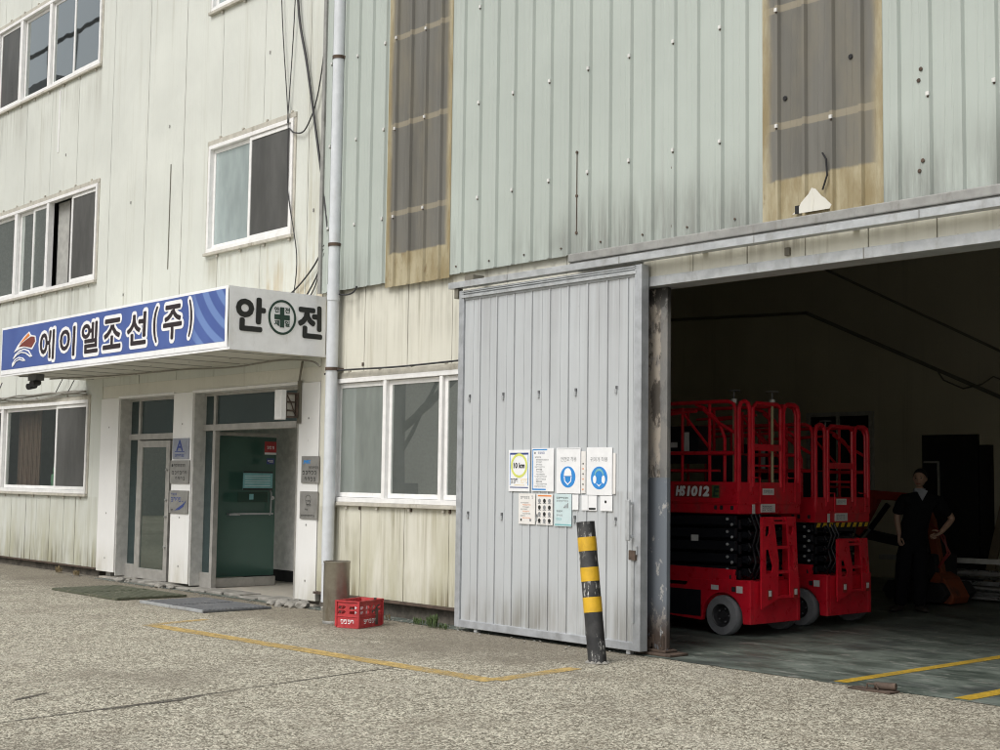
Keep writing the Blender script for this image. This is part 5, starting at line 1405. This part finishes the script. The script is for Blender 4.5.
def hand(w, d, side, n, curl):
    """palm with four unequal fingers and a thumb; w wrist, d direction of the fingers, side towards the thumb, n out of the palm"""
    w = Vector(w); d = Vector(d).normalized(); side = Vector(side).normalized(); n = Vector(n).normalized()
    pv, pf = skin_geo([w - d * .03, w + d * .03, w + d * .075, w + d * .095], [(0, 1), (1, 2), (2, 3)], [(.026, .02), (.036, .017), (.04, .015), (.036, .013)], 0, 1)
    b.add(pv, pf)
    for k, (o_, l) in enumerate(((.028, .072), (.010, .080), (-.009, .074), (-.027, .058))):
        p0 = w + d * .08 + side * o_; p1 = p0 + d * l * .45 - n * curl * l * .12; p2 = p1 + d * l * .3 - n * curl * l * .3; p3 = p2 + d * l * .2 - n * curl * l * .35
        fv, ff = skin_geo([p0, p1, p2, p3], [(0, 1), (1, 2), (2, 3)], [.0095, .0088, .008, .0065], 0, 1); b.add(fv, ff)
    p0 = w + d * .02 + side * .03; p1 = p0 + d * .03 + side * .028; p2 = p1 + d * .03 + side * .012; p3 = p2 + d * .022
    fv, ff = skin_geo([p0, p1, p2, p3], [(0, 1), (1, 2), (2, 3)], [.013, .011, .0095, .0075], 0, 1); b.add(fv, ff)
hand((.40, -.05, 1.01), (-.85, -.42, -.38), (-.3, .2, .8), (.2, -1, .2), .5)
hand((-.085, -.03, .96), (.05, -.1, -1), (.35, -.9, 0), (-1, 0, 0), 1.0)
# head: an ellipsoid drawn into a face
HC = Vector((.165, -.035, 1.70)); yaw = math.radians(-28)
def face_pt(th, ph):
    d = Vector((math.sin(th) * math.sin(ph), -math.sin(th) * math.cos(ph), math.cos(th)))
    p = Vector((d.x * .076, d.y * .098, d.z * .118))
    if d.z < 0:
        k = 1 - .36 * (-d.z) ** 1.5; p.x *= k; p.y *= (1 - .18 * (-d.z)) if d.y < 0 else (1 - .45 * (-d.z))
    f = max(0, -d.y)
    g = lambda x, z, sx, sz: math.exp(-((p.x - x) / sx) ** 2 - ((p.z - z) / sz) ** 2) * (1 if d.y < 0 else 0)
    p.y -= .022 * g(0, -.025, .012, .020) + .010 * g(0, .0, .009, .03) + .006 * g(0, -.065, .022, .008) + .007 * g(0, -.10, .02, .015) + .006 * g(0, .022, .05, .010)
    p.y += .011 * g(.03, .004, .016, .012) + .011 * g(-.03, .004, .016, .012)
    return p
ry = Matrix.Rotation(yaw, 3, 'Z'); rt = Matrix.Rotation(math.radians(3), 3, 'Y')
nu, nv = 40, 30
hv = [HC + ry @ (rt @ face_pt(PI * j / nv, 2 * PI * i / nu)) for j in range(nv + 1) for i in range(nu)]
hf = [(j * nu + i, j * nu + (i + 1) % nu, (j + 1) * nu + (i + 1) % nu, (j + 1) * nu + i) for j in range(nv) for i in range(nu)]
b.add(hv, hf)
for s in (-1, 1):                                     # ears
    ev = []
    for j in range(7):
        for i in range(10):
            a = 2 * PI * i / 10; q = PI * j / 6
            ev.append(HC + ry @ Vector((s * (.074 + .012 * math.sin(q) * math.cos(a)), .008 + .018 * math.sin(q) * math.sin(a), -.005 + .032 * math.cos(q))))
    b.add(ev, [(j * 10 + i, j * 10 + (i + 1) % 10, (j + 1) * 10 + (i + 1) % 10, (j + 1) * 10 + i) for j in range(6) for i in range(10)])
n0 = len(b.f)
for s in (-1, 1):                                     # eyes, brows, lips
    c = HC + ry @ Vector((s * .03, -.083, .004))
    b.lathe([(.001, -.006), (.007, -.005), (.009, 0), (.007, .005)], c, 10, 1, 'y')
    b.tube([HC + ry @ Vector((s * .045, -.084, .024)), HC + ry @ Vector((s * .03, -.092, .028)), HC + ry @ Vector((s * .014, -.094, .025))], .004, 6, 1)
b.tube([HC + ry @ Vector((-.022, -.090, -.066)), HC + ry @ Vector((0, -.098, -.064)), HC + ry @ Vector((.022, -.090, -.066))], .005, 6, 2)
obj('body', b, ['skin', 'hair', 'red_dark'], man, smooth=True, world=False, ang=80)
# hair cap
hb = B(); hv = []
for j in range(15):
    for i in range(40):
        th = PI * .60 * j / 14; ph = 2 * PI * i / 40
        fr = max(0, math.cos(ph)); th2 = th * (1 - .50 * fr ** .6)
        p = face_pt(th2, ph); k = 1.10 + .03 * noise.noise(p * 60); q = Vector((p.x * k, p.y * k + .006, p.z * 1.09 + .004))
        hv.append(HC + ry @ (rt @ q))
hb.add(hv, [(j * 40 + i, j * 40 + (i + 1) % 40, (j + 1) * 40 + (i + 1) % 40, (j + 1) * 40 + i) for j in range(14) for i in range(40)])
obj('hair', hb, 'hair', man, smooth=True, world=False, ang=80)
# shirt
V, E, R = chain([('hem', (.08, 0, .84), (.178, .132)), ('pel', (.08, 0, .93), (.182, .135)), ('wai', (.10, 0, 1.09), (.178, .13)), ('che', (.15, 0, 1.30), (.205, .142)), ('sho', (.165, 0, 1.445), (.165, .108)), ('nec', (.17, .0, 1.535), (.078, .076)), ('nk2', (.17, .0, 1.56), (.074, .072))],
                ['sho', ('sl', (-.03, 0, 1.445), .085), ('ml', (-.075, .02, 1.31), .076), ('ql', (-.095, .028, 1.225), .070)], ['sho', ('sr', (.385, 0, 1.445), .09), ('mr', (.475, .028, 1.31), .082), ('qr', (.54, .048, 1.225), .076)])
vs, fs = skin_geo(V, E, R, 0, 3)
vs = [v + Vector((0, -.010, 0)) * noise.noise(Vector((v.x * 7 + v.z * 5, v.y * 6, v.z * 9))) + Vector((.008, 0, 0)) * noise.noise(Vector((v.x * 5, v.y * 9 + 3, v.z * 14))) for v in vs]
sb = B(); sb.add(vs, fs); obj('shirt', sb, 'shirt', man, smooth=True, world=False, ang=80)
cb = B(); cb.lathe([(.066, 1.52), (.074, 1.54), (.068, 1.575), (.062, 1.57)], (.168, -.006, 0), 18)
cb.prism([(.10, 1.545), (.168, 1.42), (.235, 1.545), (.19, 1.56), (.145, 1.56)], [], (0, -.112, 0), X3, Z3, .012); obj('collar', cb, 'collar', man, smooth=True, world=False)
V, E, R = chain([('wst', (.09, 0, 1.05), (.165, .12)), ('pel', (.08, 0, .97), (.172, .125)), ('cr', (.08, 0, .90), (.165, .12))], ['cr', ('hl', (-.005, 0, .80), .118), ('kl', (-.045, -.015, .48), .096), ('al', (-.075, .015, .06), .082)], ['cr', ('hr', (.17, 0, .80), .118), ('kr', (.168, -.02, .48), .096), ('ar', (.155, .01, .06), .082)])
vs, fs = skin_geo(V, E, R); tb = B(); tb.add(vs, fs); obj('trousers', tb, 'trousers', man, smooth=True, world=False, ang=80)
for x, a in ((-.085, -.9), (.155, .25)):
    dx, dy = math.sin(a), -math.cos(a)
    V = [(x - dx * .06, .02 - dy * .06, .05), (x + dx * .03, .01 + dy * .03, .052), (x + dx * .11, .01 + dy * .11, .038), (x + dx * .18, .01 + dy * .18, .03)]
    vs, fs = skin_geo(V, [(0, 1), (1, 2), (2, 3)], [(.042, .05), (.046, .052), (.05, .038), (.042, .028)], 0, 2)
    sb = B(); sb.add([Vector((v.x, v.y, max(v.z, .004))) for v in vs], fs); obj('shoe', sb, 'shoe', man, smooth=True, world=False, ang=80)

# ---------------------------------------------------------------- what the windows mirror, across the yard
t = thing('yard_crane', 'dark grey jib crane mast across the yard mirrored in the wide window', 'crane', (-29.5, -3.0, 0))
b = B(); b.bar((-29.5, -3.0, 0), (-29.5, -3.0, 9), .6, .6, 0, (0, 1, 0)); b.bar((-29.5, -3.0, 0), (-29.5, -3.0, 1.5), 1.1, 1.1, 0, (0, 1, 0)); obj('mast', b, 'grey_box', t)
b = B()
for dx in (-3.2, 3.2): b.bar((-29.5, -3, 2.6), (-29.5 + dx * .6, -3 - dx * .7, 5.6), .2, .2); b.bar((-29.5, -3, 1.6), (-29.5 + dx * .35, -3 - dx * .4, 5.2), .1, .1)
b.bar((-33, .8, 6.4), (-26, -6.8, 6.4), .35, .35); b.bar((-29.5, -3, 1.0), (-30.8, -1.4, 4.5), .12, .12); obj('strut', b, 'grey_box', t)
b = B(); b.bar((-40, -8, 8.6), (-20, 1.5, 8.6), .5, .8); obj('jib', b, 'grey_box', t)
t = thing('workshop_hall', 'brown grey workshop hall with roof railing across the yard mirrored in the upper windows', 'building', (-60, -14, 0))
b = B(); b.box(-74, -51, -26, -5.5, 0, 17.5); obj('wall', b, 'room', t)
b = B(); b.prism([(-75, 17.5), (-50.5, 17.5), (-58, 19.6), (-67, 19.6)], [], (0, -15.7, 0), X3, Z3, 21); obj('roof', b, 'grey_box', t)
b = B()
for i in range(9): b.tube([(-74 + i * 2.9, -5.6, 17.5), (-74 + i * 2.9, -5.6, 21.4)], .07, 6)
b.tube([(-74, -5.6, 21.3), (-50.8, -5.6, 21.3)], .09, 6); obj('railing', b, 'dark', t)

# ---------------------------------------------------------------- sky, sun, camera
w = bpy.data.worlds.new('World'); scene.world = w; w.use_nodes = True
nt = w.node_tree; bg = nt.nodes['Background']
sky = nt.nodes.new('ShaderNodeTexSky'); sky.sky_type = 'NISHITA'; sky.sun_disc = False
EL, AZ = math.radians(50), math.radians(176)          # azimuth clockwise from +Y
sky.sun_elevation = EL; sky.sun_rotation = AZ; sky.air_density = 1.2; sky.dust_density = 5.0; sky.ozone_density = 1.0
hs = nt.nodes.new('ShaderNodeHueSaturation'); hs.inputs['Saturation'].default_value = .34     # a bright overcast: the blue is washed out by cloud
nt.links.new(sky.outputs[0], hs.inputs['Color']); nt.links.new(hs.outputs[0], bg.inputs[0])
bg.inputs[1].default_value = .14
sl = bpy.data.lights.new('sun', 'SUN'); sl.energy = 1.4; sl.angle = math.radians(28); sl.color = (1, .985, .95)
so = bpy.data.objects.new('sun', sl); C.objects.link(so)
sd_dir = Vector((math.sin(AZ) * math.cos(EL), math.cos(AZ) * math.cos(EL), math.sin(EL)))
so.rotation_euler = sd_dir.to_track_quat('Z', 'Y').to_euler()

cam = bpy.data.cameras.new('camera'); co = bpy.data.objects.new('camera', cam); C.objects.link(co)
cam.sensor_width = 36; cam.lens = 48.6; cam.clip_start = .05; cam.clip_end = 1000
yaw, pit, rol = math.radians(-48.224), math.radians(4.481), math.radians(.761)
fwd = Vector((math.sin(yaw) * math.cos(pit), math.cos(yaw) * math.cos(pit), math.sin(pit)))
rt_ = Vector((math.cos(yaw), -math.sin(yaw), 0)); up_ = rt_.cross(fwd)
r2 = rt_ * math.cos(rol) + up_ * math.sin(rol); u2 = -rt_ * math.sin(rol) + up_ * math.cos(rol)
co.matrix_world = Matrix(((r2.x, u2.x, -fwd.x, 0), (r2.y, u2.y, -fwd.y, 0), (r2.z, u2.z, -fwd.z, 1.6), (0, 0, 0, 1)))
scene.camera = co
vs_ = scene.view_settings; vs_.view_transform = 'Standard'; vs_.look = 'None'; vs_.exposure = 0.0; vs_.gamma = 1.0; vs_.use_curve_mapping = False
scene.cycles.use_denoising = True
scene.cycles.filter_width = 1.1
scene.cycles.max_bounces = 8; scene.cycles.transparent_max_bounces = 12
